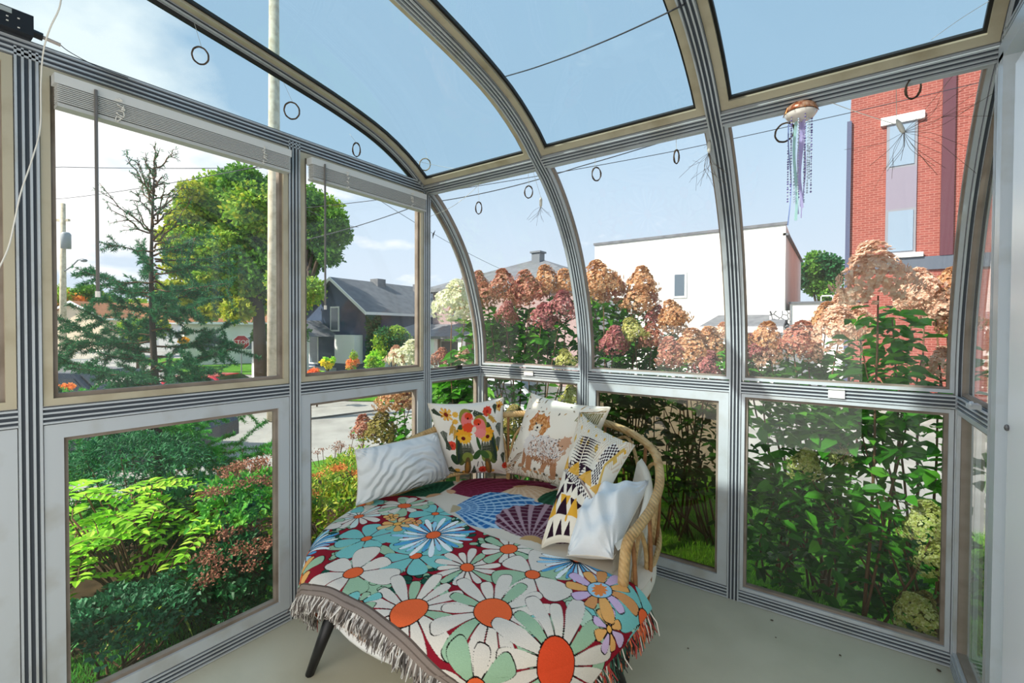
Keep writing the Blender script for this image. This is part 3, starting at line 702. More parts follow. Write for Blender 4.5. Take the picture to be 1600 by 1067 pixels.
# compound-leaved shrub with fans of pale yellow green leaflets
def compound(label, c, n_fr, L, m, seed, spread):
    rng = np.random.default_rng(seed); c = np.array(c, float); g = V(c[0], c[1], float(gz(c[0], c[1]))); e = empty('leafy_shrub', g, label, 'shrub')
    P = []; D = []; NN = []; LL = []; st = MB()
    for k in range(n_fr):
        a = rng.uniform(0, 2*PI); el = rng.uniform(.1, .9); o = g+(c-g)*rng.uniform(.5, 1.1)+V(*rng.normal(size=2)*spread*.45, rng.normal()*.05)
        if o[0] > -.10-L: o[0] = -.12-L
        d = V(math.cos(a), math.sin(a), el*.7); s = np.linspace(0, 1, 9)
        pp = o+d*s[:, None]*L-V(0, 0, .5)*(s[:, None]**2)*L; st.tube(pp, .003, 4); st.tube([g+V(*rng.normal(size=2)*.04, 0), o], .005, 4)
        sd = nrm(np.cross(d, V(0, 0, 1)))
        for i in range(1, 9):
            for w_ in (-1, 1):
                P.append(pp[i]); D.append(nrm(sd*w_+nrm(d)*.45+V(0, 0, rng.uniform(-.2, .25)))); NN.append(V(0, 0, 1)); LL.append(L*.34*(1-.5*abs(s[i]-.45)))
        P.append(pp[-1]); D.append(nrm(d-V(0, 0, .4))); NN.append(V(0, 0, 1)); LL.append(L*.3)
    LL = np.array(LL); vs, fs = leaf_mesh(P, D, NN, LL, LL*.46); mesh_obj('foliage', vs, fs, m, e); st.build('stems', STEM, e, True); return e
compound('bright yellow green shrub with feathery compound leaves under the larch', Gp(215, 790, 2.95), 62, .26, YG, 41, .48)
compound('yellow green leafy shrub at the far left edge, below the rail', Gp(60, 840, 2.7), 34, .24, YG, 42, .32)
shrub('sedum_plant', 'brown headed sedum left of the gable post, the nearer and lower one', 'plant', Gp(375, 880, 2.75), (.26, .26, .20), 900, DG, .06, .034, 51, (SED, 16, .035), 'sedum clumps', stem_n=8)
shrub('sedum_plant', 'green sedum with rusty flower clusters beside the grooved gable post, the taller one', 'plant', Gp(400, 775, 3.05), (.30, .30, .22), 1100, MG, .055, .03, 52, (SED, 20, .035), 'sedum clumps', stem_n=8)
shrub('spirea_shrub', 'yellow green shrub with rusty tips seen left of the daybed', 'shrub', Gp(520, 800, 3.3), (.34, .40, .30), 2600, AG, .05, .026, 53, (leafmat('rusty_orange_tips', ['c98a4a', 'b5653a', 'd7a85a'], .3, .7), 14, .03), stem_n=9)
shrub('goldenrod_plant', 'fine leaved yellow green plant standing behind the shrub left of the daybed', 'plant', Gp(560, 735, 3.9), (.35, .35, .22), 1500, AG, .05, .018, 54, None, stem_n=12)
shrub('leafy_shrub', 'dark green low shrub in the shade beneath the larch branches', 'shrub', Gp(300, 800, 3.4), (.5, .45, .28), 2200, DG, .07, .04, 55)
shrub('groundcover_plant', 'variegated trailing groundcover at the foot of the left gable', 'plant', Gp(190, 960, 2.35), (.34, .32, .05), 2600, leafmat('variegated_ivy', ['2a6140', '1f5236', '2a6140', '3b7d55', '1f5236'], .25, .5), .034, .026, 56, shape='low', stem_n=10)
shrub('groundcover_plant', 'dark leafy groundcover between the strap leaved lily and the sedum', 'plant', Gp(350, 935, 2.7), (.26, .22, .05), 1500, DG, .032, .024, 57, shape='low', stem_n=8)
def lily(label, c, n, L, m, seed):
    rng = np.random.default_rng(seed); g = V(c[0], c[1], float(gz(c[0], c[1]))); e = empty('daylily_plant', g, label, 'plant'); vs = []; fs = []
    for k in range(n):
        a = rng.uniform(0, 2*PI); l = L*rng.uniform(.6, 1.1); d = V(math.cos(a), math.sin(a), 0); s = np.linspace(0, 1, 9)
        pp = g+V(*rng.normal(size=2)*.03, 0)+d*(s[:, None]**1.3)*l*.75+V(0, 0, 1)*(1.7*s-1.45*s**2)[:, None]*l*.72; sd = np.cross(d, V(0, 0, 1))
        w_ = (.016*(1-s**3))[:, None]; b = len(vs)*18
        vs.append(np.stack([pp-sd*w_+V(0, 0, .006), pp+sd*w_+V(0, 0, .006)], 1).reshape(-1, 3))
        for i in range(8): fs.append((b+2*i, b+2*i+1, b+2*i+3, b+2*i+2))
    vs = np.concatenate(vs); vs[:, 0] = np.minimum(vs[:, 0], -.045)
    mesh_obj('leaves', vs, fs, m, e)
lily('strap leaved daylily with arching dark green blades beneath the bright shrub', Gp(255, 900, 2.7), 60, .60, leafmat('daylily_blades', ['2f7a35', '3f8f3a', '23602e', 'a9a545', '4b9a44'], .35, .5), 61)
lily('small daylily clump with bright blades beside the brown sedum', Gp(330, 850, 3.1), 36, .5, leafmat('bright_daylily_blades', ['55a83a', '3f8f3a', '78c04a'], .35, .5), 62)
# dry umbels on thin stalks
def umbels(label, c, n, seed):
    rng = np.random.default_rng(seed); g = V(c[0], c[1], float(gz(c[0], c[1]))); e = empty('dry_seed_stalks', g, label, 'plant'); st = MB(); P = []
    for k in range(n):
        t = g+V(*rng.normal(size=2)*.16, rng.uniform(.8, 1.12)*(c[2]-g[2])); st.tube(stem_path(g+V(*rng.normal(size=2)*.05, 0), t, rng, 6, .03), .0028, 4)
        P.append(t+rng.normal(size=(46, 3))*V(.022, .022, .010))
    st.build('stems', STEM, e); P = np.concatenate(P); vs, fs = diamond_mesh(P, rvec(rng, len(P)), rvec(rng, len(P)), .012, .009); mesh_obj('seed_heads', vs, fs, SED, e)
umbels('thin dry brown seed stalks standing before the pale pavement', Gp(520, 705, 4.2), 16, 71)

# grass blades near the glass where the lawn is seen close
def grass(label, boxes, n, seed, m):
    rng = np.random.default_rng(seed); P = []
    for x0, x1, y0, y1, k in boxes:
        q = np.stack([rng.uniform(x0, x1, k), rng.uniform(y0, y1, k), np.zeros(k)], 1); q[:, 2] = gz(q[:, 0], q[:, 1]); P.append(q)
    P = np.concatenate(P); k = len(P); d = nrm(V(0, 0, 1)+rng.normal(size=(k, 3))*V(.4, .4, .1)); vs, fs = diamond_mesh(P, d, rvec(rng, k), rng.uniform(.03, .075, k), .006)
    o = mesh_obj('grass', vs, fs, m); tag(o, label, 'grass', None, 'stuff')
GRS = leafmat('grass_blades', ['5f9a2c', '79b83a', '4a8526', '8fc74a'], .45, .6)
grass('green grass blades of the lawn in front of the sunroom', [(.2, 4.2, .12, 3.4, 30000)], 0, 81, GRS)
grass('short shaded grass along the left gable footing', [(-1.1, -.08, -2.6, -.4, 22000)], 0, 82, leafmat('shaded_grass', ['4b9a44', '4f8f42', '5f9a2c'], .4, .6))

# trees further out
def tree(name, label, u, v_top, v_bot, half_w_px, d, mats, n, L, seed, trunk_r=.2, group=None, lobes=16, trunk_u=None, squash=1.0, px_lobes=None):
    rng = np.random.default_rng(seed); g = pg(trunk_u or u, d); ct = at(u, (v_top+v_bot)/2, d); rh = (v_bot-v_top)/2*d/FPX; rw = half_w_px*d/FPX
    e = empty(name, g, label, 'tree', group)
    cen = []; 
    for k in range(lobes):
        q = rvec(rng, 1)[0]*rng.uniform(.25, .72)**.8; cen.append((ct+q*V(rw, rw*squash, rh), rng.uniform(.28, .48)))
    P = []; D = []; idx = []
    if px_lobes: cen = [(at(a, b, d+rng.uniform(-.06, .06)*d), r*d/FPX) for a, b, r, k in px_lobes]
    tot = sum(r*r for a, b, r, k in px_lobes) if px_lobes else 1
    for j, (c, s) in enumerate(cen):
        m = n//lobes if not px_lobes else int(n*px_lobes[j][2]**2/tot); q = rvec(rng, m); rr = rng.uniform(.3, 1.05, m)[:, None]**.6*(1+.22*np.sin(q[:, :1]*7+j)*np.sin(q[:, 2:]*6+2*j))
        P.append(c+q*rr*s*(V(rw, rw*squash, rh) if not px_lobes else V(1, 1, .82))); D.append(q); idx.append(np.full(m, j % len(mats) if not px_lobes else px_lobes[j][3]))
    P = np.concatenate(P); D = np.concatenate(D); idx = np.concatenate(idx)
    for j, mt in enumerate(mats):
        s = idx == j; k = s.sum(); vs, fs = diamond_mesh(P[s], nrm(D[s]*.5+rvec(rng, k)), nrm(rvec(rng, k)+D[s]*.5), L*rng.uniform(.7, 1.2, k), L*.7); mesh_obj('crown', vs, fs, mt, e)
    tr = MB(); tr.tube([g, g+(ct-g)*V(.3, .3, .5), ct], [trunk_r, trunk_r*.8, trunk_r*.3], 8)
    for c, s in cen[:8]: tr.tube([g+(ct-g)*.45*V(1, 1, 1)+V(0, 0, .2), (ct+c)/2, c], [trunk_r*.5, trunk_r*.3, trunk_r*.1], 5)
    tr.build('trunk', mat('tree_bark', '5a4a3c', .9), e, True); return e
MAPY = leafmat('maple_yellow_sunlit_leaves', ['a3a82e', '8a9c2c', 'b8b43a', '6f8f2c'], .4, .6); MAPG = leafmat('maple_green_leaves', ['76a238', '95b040', '5f8f2c', 'b8b43a'], .4, .6); MAPD = leafmat('maple_deep_green_leaves', ['47762a', '5f8f2c', '35602a', '76a238'], .35, .6)  # the yellow also carries sunlight painted on the big maple's lower left
tree('maple_tree', 'big maple with yellow green crown across the street, before the dark gabled house', 395, 262, 505, 132, 24, [MAPG, MAPY, MAPD], 52000, .24, 91, .35, None, 30, 408, .8, [
    (345, 300, 34, 0), (380, 288, 30, 2), (315, 325, 32, 0), (290, 345, 24, 1), (350, 345, 42, 2), (400, 325, 40, 0), (440, 305, 32, 2), (310, 375, 34, 0), (270, 372, 22, 1), (355, 392, 42, 0), (400, 380, 44, 2), (290, 412, 30, 1), (330, 425, 34, 0),
    (270, 455, 20, 1), (305, 462, 28, 1), (345, 462, 32, 1), (385, 435, 38, 0), (420, 420, 38, 2), (395, 475, 26, 1), (370, 485, 20, 1), (430, 470, 24, 0), (325, 485, 18, 1), (440, 350, 34, 0), (300, 300, 18, 1)])
tree('maple_tree', 'right-hand leafy crown of green maple, hanging before the dark gabled house', 480, 300, 480, 66, 21.5, [MAPD, MAPG], 22000, .20, 92, .25, None, 14, 455, 1.0, [(475, 320, 34, 0), (505, 330, 30, 1), (465, 360, 36, 1), (500, 375, 36, 0), (530, 365, 20, 0), (475, 405, 32, 0), (455, 440, 32, 1), (480, 455, 24, 1), (520, 345, 22, 0), (450, 480, 26, 1), (455, 520, 24, 0), (515, 400, 18, 0)])
tree('spruce_shrub', 'dark green rounded evergreen at the foot of the maple', 412, 500, 585, 18, 26, [MAPD], 3500, .2, 93, .1, None, 8)
tree('street_tree', 'small yellow green tree standing before the brown roofed houses', 215, 488, 540, 40, 30, [MAPY, MAPG], 3500, .22, 94, .1, None, 8)
tree('street_tree', 'orange and green tree behind the transformer pole at the far left', 95, 440, 520, 36, 52, [MAPG, leafmat('orange_leaves', ['d98f3a', 'c9733a', 'e0b050'], .35, .6)], 4000, .4, 95, .2, None, 9)
tree('street_tree', 'green tree rising behind the brown roofed house', 140, 443, 500, 40, 55, [MAPG, MAPD], 4000, .4, 96, .2, None, 9)
tree('street_tree', 'low green tree showing over the ridge of the long brown roof', 215, 460, 500, 32, 56, [MAPG], 2500, .4, 97, .2, None, 6)
tree('street_tree', 'dark green tree between the white building and the red brick building', 1282, 384, 475, 40, 34, [MAPD, DG], 7000, .28, 98, .2, None, 12)
tree('round_shrub', 'clipped round green shrub beside the dark gabled house', 615, 503, 575, 34, 21, [MAPG, DG], 7000, .12, 99, .08, None, 10)
tree('round_shrub', 'bright light green bush left of the clipped round shrub', 588, 540, 590, 18, 19, [YG, MAPG], 1800, .12, 100, .05, None, 5)
tree('flowering_plant', 'yellow flowers in the yard of the dark gabled house', 512, 556, 580, 12, 18, [leafmat('yellow_flowers', ['e8c92a', 'f2dc4a'], .3, .7), YG], 900, .08, 101, .03, None, 5)
tree('flowering_plant', 'orange flowering plant in the yard of the dark gabled house', 548, 548, 586, 15, 18, [leafmat('orange_flowers', ['d9803a', 'e39a55', 'c9643a'], .3, .7), MAPG], 1100, .08, 102, .03, None, 5)
tree('flowering_plant', 'low orange red flowers beside the yellow ones in the far yard', 495, 572, 592, 14, 16, [leafmat('red_orange_flowers', ['d9603a', 'e0864a'], .3, .7), YG], 800, .08, 103, .03, None, 5)
tree('flowering_plant', 'golden yellow flowering bush before the white bungalow', 283, 522, 542, 10, 32, [leafmat('golden_flowers', ['f0bc1f', 'e0a51a'], .3, .7)], 900, .12, 104, .03, None, 4)
tree('maple_tree', 'green tree at the far left edge beyond the gable glass', 0, 420, 560, 40, 22, [MAPG, MAPD], 5000, .25, 105, .2, None, 9)
shrub('evergreen_shrub', 'feathery dark green growth spreading behind the bright compound leaved shrub', 'shrub', Gp(210, 712, 3.9), (.75, .5, .24), 5200, LAR, .055, .014, 58)
tree('flowering_plant', 'small orange flowers just above the mid rail at the far left of the gable', 104, 596, 612, 15, 7, [bpy.data.materials['orange_flowers']], 160, .05, 106, .01, None, 4)
# ------------------------------------------------------------------ houses, poles, vehicles
WHT = mat('white_house_paint', 'e9e8e2', .7, noise=(.8, 'd9d8d2', .4, .8)); WTR = mat('white_trim_paint', 'f4f4f0', .6)
WIN = mat('dark_window_pane', '5b6875', .15, 0, spec=.8); DKB = mat('dark_blue_siding', '2f4260', .7, noise=(2, '3b5070', .4, .8))
SHG = mat('grey_shingles', '77797e', .9, noise=(3, '63656b', .4, .7), bump=(12, .4)); SHB = mat('brown_shingles', 'a8714c', .9, noise=(3, '93603f', .4, .7), bump=(12, .4))
SHD = mat('dark_grey_shingles', '666a70', .9, noise=(2.5, '555960', .4, .7), bump=(12, .4))
def frame2(A, B):
    A = np.array(A[:2], float); B = np.array(B[:2], float); L = np.linalg.norm(B-A); X = (B-A)/L; return A, X, V(-X[1], X[0]), L
class House:
    """local frame: x from A to B along the ridge, y to the left of it, z from the ground"""
    def __init__(s, name, label, A, B, z0, cat='house', group=None):
        s.A, s.X, s.Y, s.L = frame2(A, B); s.z0 = z0; s.e = empty(name, (s.A[0], s.A[1], z0), label, cat, group)
    def p(s, x, y, z): q = s.A+s.X*x+s.Y*y; return V(q[0], q[1], s.z0+z)
    def box(s, mb, x0, x1, y0, y1, z0, z1, mi=0):
        P = [s.p(x, y, z) for x in (x0, x1) for y in (y0, y1) for z in (z0, z1)]
        mb.add(P, [(0, 1, 3, 2), (4, 6, 7, 5), (0, 4, 5, 1), (2, 3, 7, 6), (0, 2, 6, 4), (1, 5, 7, 3)], mi)
    def part(s, name, mt, boxes, parent=None):
        mb = MB()
        for b in boxes: s.box(mb, *b)
        o = mb.build(name, mt, s.e if parent is None else None)
        if parent is not None:
            o.parent = parent
            for v_ in o.data.vertices: v_.co -= base_of(parent)
        return o
    def gable(s, x0, x1, W, he, hr, wall, roof, ov=.3, y=0, rt=.14, trimm=None):
        h = W/2
        mb = MB(); P = [s.p(x, y+yy, z) for x in (x0, x1) for yy, z in ((-h, 0), (h, 0), (h, he), (0, hr), (-h, he))]
        mb.add(P, [(0, 1, 2, 3, 4), (9, 8, 7, 6, 5), (0, 5, 6, 1), (1, 6, 7, 2), (4, 9, 5, 0), (2, 7, 8, 3), (3, 8, 9, 4)]); mb.build('wall', wall, s.e)
        sl = (hr-he)/h; 
        for sg in (-1, 1):
            a = [(x0-ov, 0, hr+.02), (x1+ov, 0, hr+.02), (x1+ov, sg*(h+ov), he-sl*ov+.02), (x0-ov, sg*(h+ov), he-sl*ov+.02)]
            mb = MB(); P = [s.p(x, y+yy, z) for x, yy, z in a]+[s.p(x, y+yy, z+rt) for x, yy, z in a]
            mb.add(P, [(0, 1, 2, 3), (7, 6, 5, 4), (0, 4, 5, 1), (1, 5, 6, 2), (2, 6, 7, 3), (3, 7, 4, 0)]); mb.build('roof_slope', roof, s.e)
        if trimm is not None:
            mb = MB()
            for sg in (-1, 1):
                mb.bar(s.p(x0-ov-.02, y, hr+.06), s.p(x0-ov-.02, y+sg*(h+ov), he-sl*ov+.06), V(s.X[0], s.X[1], 0)*.03, V(0, 0, .10))
                mb.bar(s.p(x0-ov, y+sg*(h+ov), he-sl*ov+.06), s.p(x1+ov, y+sg*(h+ov), he-sl*ov+.06), V(s.Y[0], s.Y[1], 0)*.04, V(0, 0, .08))
            mb.build('bargeboard', trimm, s.e)
    def win(s, x, y, z, w, h, face, name='window'):
        """face: 'x0','x1' (gable ends) or 'y-','y+' (long sides); (x,y) is the centre on that face"""
        t = .05; fr = .09
        if face[0] == 'x':
            sg = -1 if face == 'x0' else 1
            o = s.part(name, WTR, [(x-t, x+t, y-w/2, y+w/2, z, z+h)]); s.part('pane', WIN, [(x+sg*t-.01, x+sg*t+.01, y-w/2+fr, y+w/2-fr, z+fr, z+h-fr)], o)
        else:
            sg = -1 if face == 'y-' else 1
            o = s.part(name, WTR, [(x-w/2, x+w/2, y-t, y+t, z, z+h)]); s.part('pane', WIN, [(x-w/2+fr, x+w/2-fr, y+sg*t-.01, y+sg*t+.01, z+fr, z+h-fr)], o)
        return o
def zz_(v, d): return 1.4+d*(515-v)/FPX
ZG = -1.31
# dark gabled house
A = at(522, 515, 28); B = at(672, 515, 35.5); hs = House('gabled_house', 'dark blue gabled house with grey shingle roof and white front porch', A, B, ZG)
he, hr = zz_(487, 26.6)-ZG, zz_(439, 28)-ZG; Wd = 5.6
hs.gable(0, hs.L, Wd, he, hr, DKB, SHD, .3, trimm=WTR)
hs.win(0, -.1, 2.55, .8, 1.5, 'x0'); 
hs.part('chimney', SHG, [(3.0, 3.7, -.5, .2, hr-.7, hr+.35)]); hs.part('roof_vent', SHG, [(hs.L*.72, hs.L*.72+.4, -.9, -.5, hr-.9, hr+.25)])
hs.part('porch_floor', WTR, [(-2.0, 0, -.2, 2.9, .15, .35)])
for yy in (-.1, 1.35, 2.8): hs.part('porch_post', WTR, [(-1.95, -1.83, yy-.06, yy+.06, .35, 2.25)])
for yy in np.arange(.0, 2.8, .12): pass
hs.part('porch_railing', WTR, [(-1.93, -1.86, -.1, 2.8, 1.15, 1.25)]+[(-1.92, -1.88, yy, yy+.04, .35, 1.15) for yy in np.arange(-.05, 2.8, .16)])
mb = MB(); P = [hs.p(x, y, z) for x in (-2.2, 0) for y, z in ((-.4, 2.25), (3.1, 2.25), (1.35, 3.2))]; mb.add(P, [(0, 1, 2), (5, 4, 3), (0, 3, 4, 1), (1, 4, 5, 2), (2, 5, 3, 0)]); mb.build('porch_roof', SHG, hs.e)
mb = MB(); mb.bar(hs.p(-2.23, -.4, 2.28), hs.p(-2.23, 1.35, 3.24), V(.03, .03, 0), V(0, 0, .07)); mb.bar(hs.p(-2.23, 3.1, 2.28), hs.p(-2.23, 1.35, 3.24), V(.03, .03, 0), V(0, 0, .07)); mb.bar(hs.p(-2.23, -.4, 2.2), hs.p(-2.23, 3.1, 2.2), V(.03, .03, 0), V(0, 0, .07)); mb.build('porch_trim', WTR, hs.e)
hs.win(0, 1.9, .5, .9, 1.9, 'x0', 'front_door')
hs.part('bay_window', WTR, [(-.6, .1, -2.5, -.8, .7, 2.35)])
# ivy column on its corner
rng = np.random.default_rng(8); P = np.array([hs.p(rng.uniform(-.1, .9), -Wd/2-.08-rng.uniform(0, .18), rng.uniform(.1, he-.15)) for _ in range(2200)])
vs_, fs_ = diamond_mesh(P, nrm(rvec(rng, 2200)-V(0, 0, .6)), rvec(rng, 2200), .16, .13); iv = mesh_obj('climbing_ivy', vs_, fs_, DG); tag(iv, 'green ivy climbing the corner of the dark gabled house', 'plant')
# house with hip roof
A = at(700, 515, 26.5); c0 = V(A[0]-1.2, A[1]); hz = ZG
hh = House('hip_roof_house', 'pale mauve house with low grey hip roof, chimney and white columned porch', c0, c0+V(9.5, 0), hz)
W2 = 8.0; ev = zz_(449, 25.5)-hz; pk = zz_(412, 29)-hz
BRM = mat('mauve_brick', 'b39a98', .9, noise=(20, '9c8482', .4, .6))
hh.part('wall', BRM, [(0, hh.L, 0, W2, 0, ev)])
mb = MB(); o_ = .45; P = [hh.p(-o_, -o_, ev), hh.p(hh.L+o_, -o_, ev), hh.p(hh.L+o_, W2+o_, ev), hh.p(-o_, W2+o_, ev), hh.p(hh.L*.46, W2*.48, pk), hh.p(hh.L*.54, W2*.52, pk)]
P += [q-V(0, 0, .2) for q in P[:4]]
mb.add(P, [(0, 1, 5, 4), (1, 2, 5), (2, 3, 4, 5), (3, 0, 4), (0, 6, 7, 1), (1, 7, 8, 2), (2, 8, 9, 3), (3, 9, 6, 0), (9, 8, 7, 6)]); mb.build('roof', SHG, hh.e)
hh.part('chimney', mat('grey_metal_chimney', '6f757c', .6), [(hh.L*.5-.28, hh.L*.5+.28, W2*.5-.28, W2*.5+.28, pk-.2, pk+.42), (hh.L*.5-.36, hh.L*.5+.36, W2*.5-.36, W2*.5+.36, pk+.42, pk+.52)])
hh.win(2.0, 0, 3.2, 1.0, 1.3, 'y-')
mb = MB(); P = [hh.p(-1.6, -2.6, 2.35), hh.p(4.6, -2.6, 2.35), hh.p(4.6, 0, 3.0), hh.p(-1.6, 0, 3.0)]; P += [q-V(0, 0, .14) for q in P]; mb.add(P, [(0, 1, 2, 3), (7, 6, 5, 4), (0, 4, 5, 1), (1, 5, 6, 2), (2, 6, 7, 3), (3, 7, 4, 0)]); mb.build('porch_roof', SHG, hh.e)
for x_ in (-1.3, .55, 2.4, 4.3): hh.part('porch_column', WTR, [(x_-.13, x_+.13, -2.45, -2.19, 0, 2.22)])
hh.part('porch_railing', WTR, [(-1.3, 4.3, -2.36, -2.28, .95, 1.03)]+[(x_, x_+.05, -2.34, -2.30, .2, .95) for x_ in np.arange(-1.2, 4.3, .17)])
hh.win(1.4, 0, .9, 1.5, 1.2, 'y-')
# white building with a flat top
pa = at(1228, 350, 18.5); pl = at(955, 380, 22); yb = pa[1]
tz = pa[2]; xr = pa[0]; xl = pl[0]-1.2
hb_ = House('white_building', 'plain white two storey building with one small window and a lean-to roof', V(xl, yb), V(xr, yb), ZG, 'building')
Lw = hb_.L; Hh = tz-ZG
mb = MB(); P = [hb_.p(x, y, z) for x in (0, Lw) for y, z in ((0, 0), (9, 0), (9, Hh-.5), (0, Hh))]
mb.add(P, [(0, 1, 2, 3), (7, 6, 5, 4), (0, 4, 5, 1), (1, 5, 6, 2), (2, 6, 7, 3), (3, 7, 4, 0)]); mb.build('wall', WHT, hb_.e)
hb_.part('parapet_cap', SHG, [(-.05, Lw+.08, -.06, .12, Hh-.02, Hh+.09), (Lw-.1, Lw+.1, 0, 9, Hh-.45, Hh-.35)])
wp = at(1045, 462, 19.6); wx = wp[0]-xl; hb_.win(wx, 0, wp[2]-ZG, .62, 1.15, 'y-')
a0 = at(1075, 515, 16)[0]-xl; a1 = Lw+.1; za = zz_(488, 17.6)-ZG; zb = zz_(508, 16.2)-ZG
mb = MB(); P = [hb_.p(a0, 0, za), hb_.p(a1, 0, za), hb_.p(a1, -1.7, zb), hb_.p(a0-.4, -1.7, zb)]; P += [q-V(0, 0, .12) for q in P]; mb.add(P, [(0, 1, 2, 3), (7, 6, 5, 4), (0, 4, 5, 1), (1, 5, 6, 2), (2, 6, 7, 3), (3, 7, 4, 0)]); mb.build('lean_to_roof', SHG, hb_.e)
hb_.part('lean_to_fascia', WTR, [(a0-.4, a1, -1.75, -1.68, zb-.22, zb)])
hb_.part('lean_to_wall', WHT, [(a0, a1-.3, -1.35, 0, 0, zb-.1)])
STN = mat('white_rubble_stone', 'f0f0ea', .9)
t_ = STN.node_tree; vo = N(t_, 'ShaderNodeTexVoronoi', feature='DISTANCE_TO_EDGE'); vo.inputs['Scale'].default_value = 4.5; cc_ = N(t_, 'ShaderNodeTexCoord'); rr_ = N(t_, 'ShaderNodeValToRGB')
rr_.color_ramp.elements[0].position = .05; rr_.color_ramp.elements[0].color = (.05, .05, .06, 1); rr_.color_ramp.elements[1].position = .09; rr_.color_ramp.elements[1].color = (.85, .85, .82, 1)
t_.links.new(cc_.outputs['Object'], vo.inputs['Vector']); t_.links.new(vo.outputs['Distance'], rr_.inputs[0]); t_.links.new(rr_.outputs[0], t_.nodes['Principled BSDF'].inputs['Base Color'])
hb_.part('stone_pier', STN, [(Lw-.45, Lw+.22, -.75, -.1, zb-.9, za+.12)])
# low white wall
q0 = at(1252, 470, 17.6); q1 = at(1330, 470, 17.0)
hl = House('low_white_annex', 'low flat white annex between the white building and the red brick building', V(xr+.15, yb+.4), V(xr+2.6, yb+.4), ZG, 'building')
hl.part('wall', WHT, [(0, hl.L, 0, 3, 0, zz_(471, 18)-ZG)]); hl.part('roof_edge', SHD, [(-.05, hl.L+.05, -.08, 3, zz_(471, 18)-ZG, zz_(468, 18)-ZG)])
hl.part('roof_rail', WTR, [(1.0, 2.2, .9, .95, zz_(460, 18.5)-ZG, zz_(458, 18.5)-ZG)]+[(x_, x_+.04, .9, .95, zz_(469, 18.5)-ZG, zz_(458, 18.5)-ZG) for x_ in (1.0, 1.4, 1.8, 2.16)])
# red brick building: brick courses come from the brick texture
BRK = mat('red_brick', 'a04a3c', .85); t_ = BRK.node_tree; bt = N(t_, 'ShaderNodeTexBrick'); cc_ = N(t_, 'ShaderNodeTexCoord'); mp_ = N(t_, 'ShaderNodeMapping'); mp_.inputs['Rotation'].default_value = (PI/2, 0, 0)
t_.links.new(cc_.outputs['Object'], mp_.inputs[0]); t_.links.new(mp_.outputs[0], bt.inputs['Vector'])
bt.inputs['Color1'].default_value = (*srgb('9c4f44'), 1); bt.inputs['Color2'].default_value = (*srgb('8a4138'), 1); bt.inputs['Mortar'].default_value = (*srgb('a97569'), 1); bt.inputs['Scale'].default_value = 1.0
bt.inputs['Brick Width'].default_value = .24; bt.inputs['Row Height'].default_value = .085; bt.inputs['Mortar Size'].default_value = .010
t_.links.new(bt.outputs['Color'], t_.nodes['Principled BSDF'].inputs['Base Color'])
b0 = at(1328, 300, 17.6); yB = b0[1]
hk = House('brick_building', 'tall red brick building with a strip of tall windows and a dark base band', V(b0[0], yB), V(b0[0]+11, yB), ZG, 'building')
def bx_(u, v):     # photo position on the facade plane -> local x, height
    o, d = CAM, at(u, v, 1)-CAM; t = (yB-o[1])/d[1]; q = o+d*t; return q[0]-b0[0], q[2]-ZG
top = bx_(1400, 133)[1]; band1 = bx_(1400, 404)[1]; band0 = bx_(1400, 424)[1]
hk.part('wall', BRK, [(0, 11, 0, 8, 0, top)]); hk.part('parapet_cap', SHG, [(-.06, 11.06, -.06, .3, top, top+.12)])
hk.part('dark_base_band', mat('dark_slate_band', '5a6270', .7), [(-.03, 11.03, -.08, 0, band0, band1)])
xa, zt_ = bx_(1386, 186); xb, _ = bx_(1434, 186); z0_ = bx_(1410, 396)[1]; zm1 = bx_(1410, 262)[1]; zm0 = bx_(1410, 326)[1]; zt_ = bx_(1410, 192)[1]
SP_ = mat('grey_spandrel_panel', '8b8392', .5); SKY_ = mat('sky_reflecting_pane', '8fa0b2', .08, 0, spec=1.0)
o = hk.part('upper_window', mat('grey_window_frame', '8c8c94', .5), [(xa, xb, -.05, .02, zm1, zt_)]); hk.part('pane', SKY_, [(xa+.08, xb-.08, -.075, -.05, zm1+.08, zt_-.08)], o)
hk.part('spandrel_panel', SP_, [(xa, xb, -.05, .02, zm0, zm1)])
o = hk.part('lower_window', bpy.data.materials['grey_window_frame'], [(xa, xb, -.05, .02, z0_, zm0)]); hk.part('pane', SKY_, [(xa+.08, xb-.08, -.075, -.05, z0_+.08, zm0-.08)], o)
hk.part('lintel', WTR, [(xa-.18, xb+.18, -.12, .02, zt_, zt_+.28)]); hk.part('window_sill', WTR, [(xa-.2, xb+.2, -.16, .02, z0_-.16, z0_)])
xp, _ = bx_(1470, 300); xq, _ = bx_(1490, 300); hk.part('dark_pilaster', mat('dark_plum_brick', '5d3540', .85), [(xp, xq, -.10, .02, band1, top)])
hk.part('downpipe', mat('blue_grey_pipe', '4d5370', .6), [(-.12, .02, -.12, .02, 0, top-1)])
hk.part('ground_wall', mat('cream_block_wall', 'd8cdb8', .9, noise=(4, 'c4b8a2', .4, .7)), [(3.5, 11, -2.0, -1.7, 0, 2.1)])
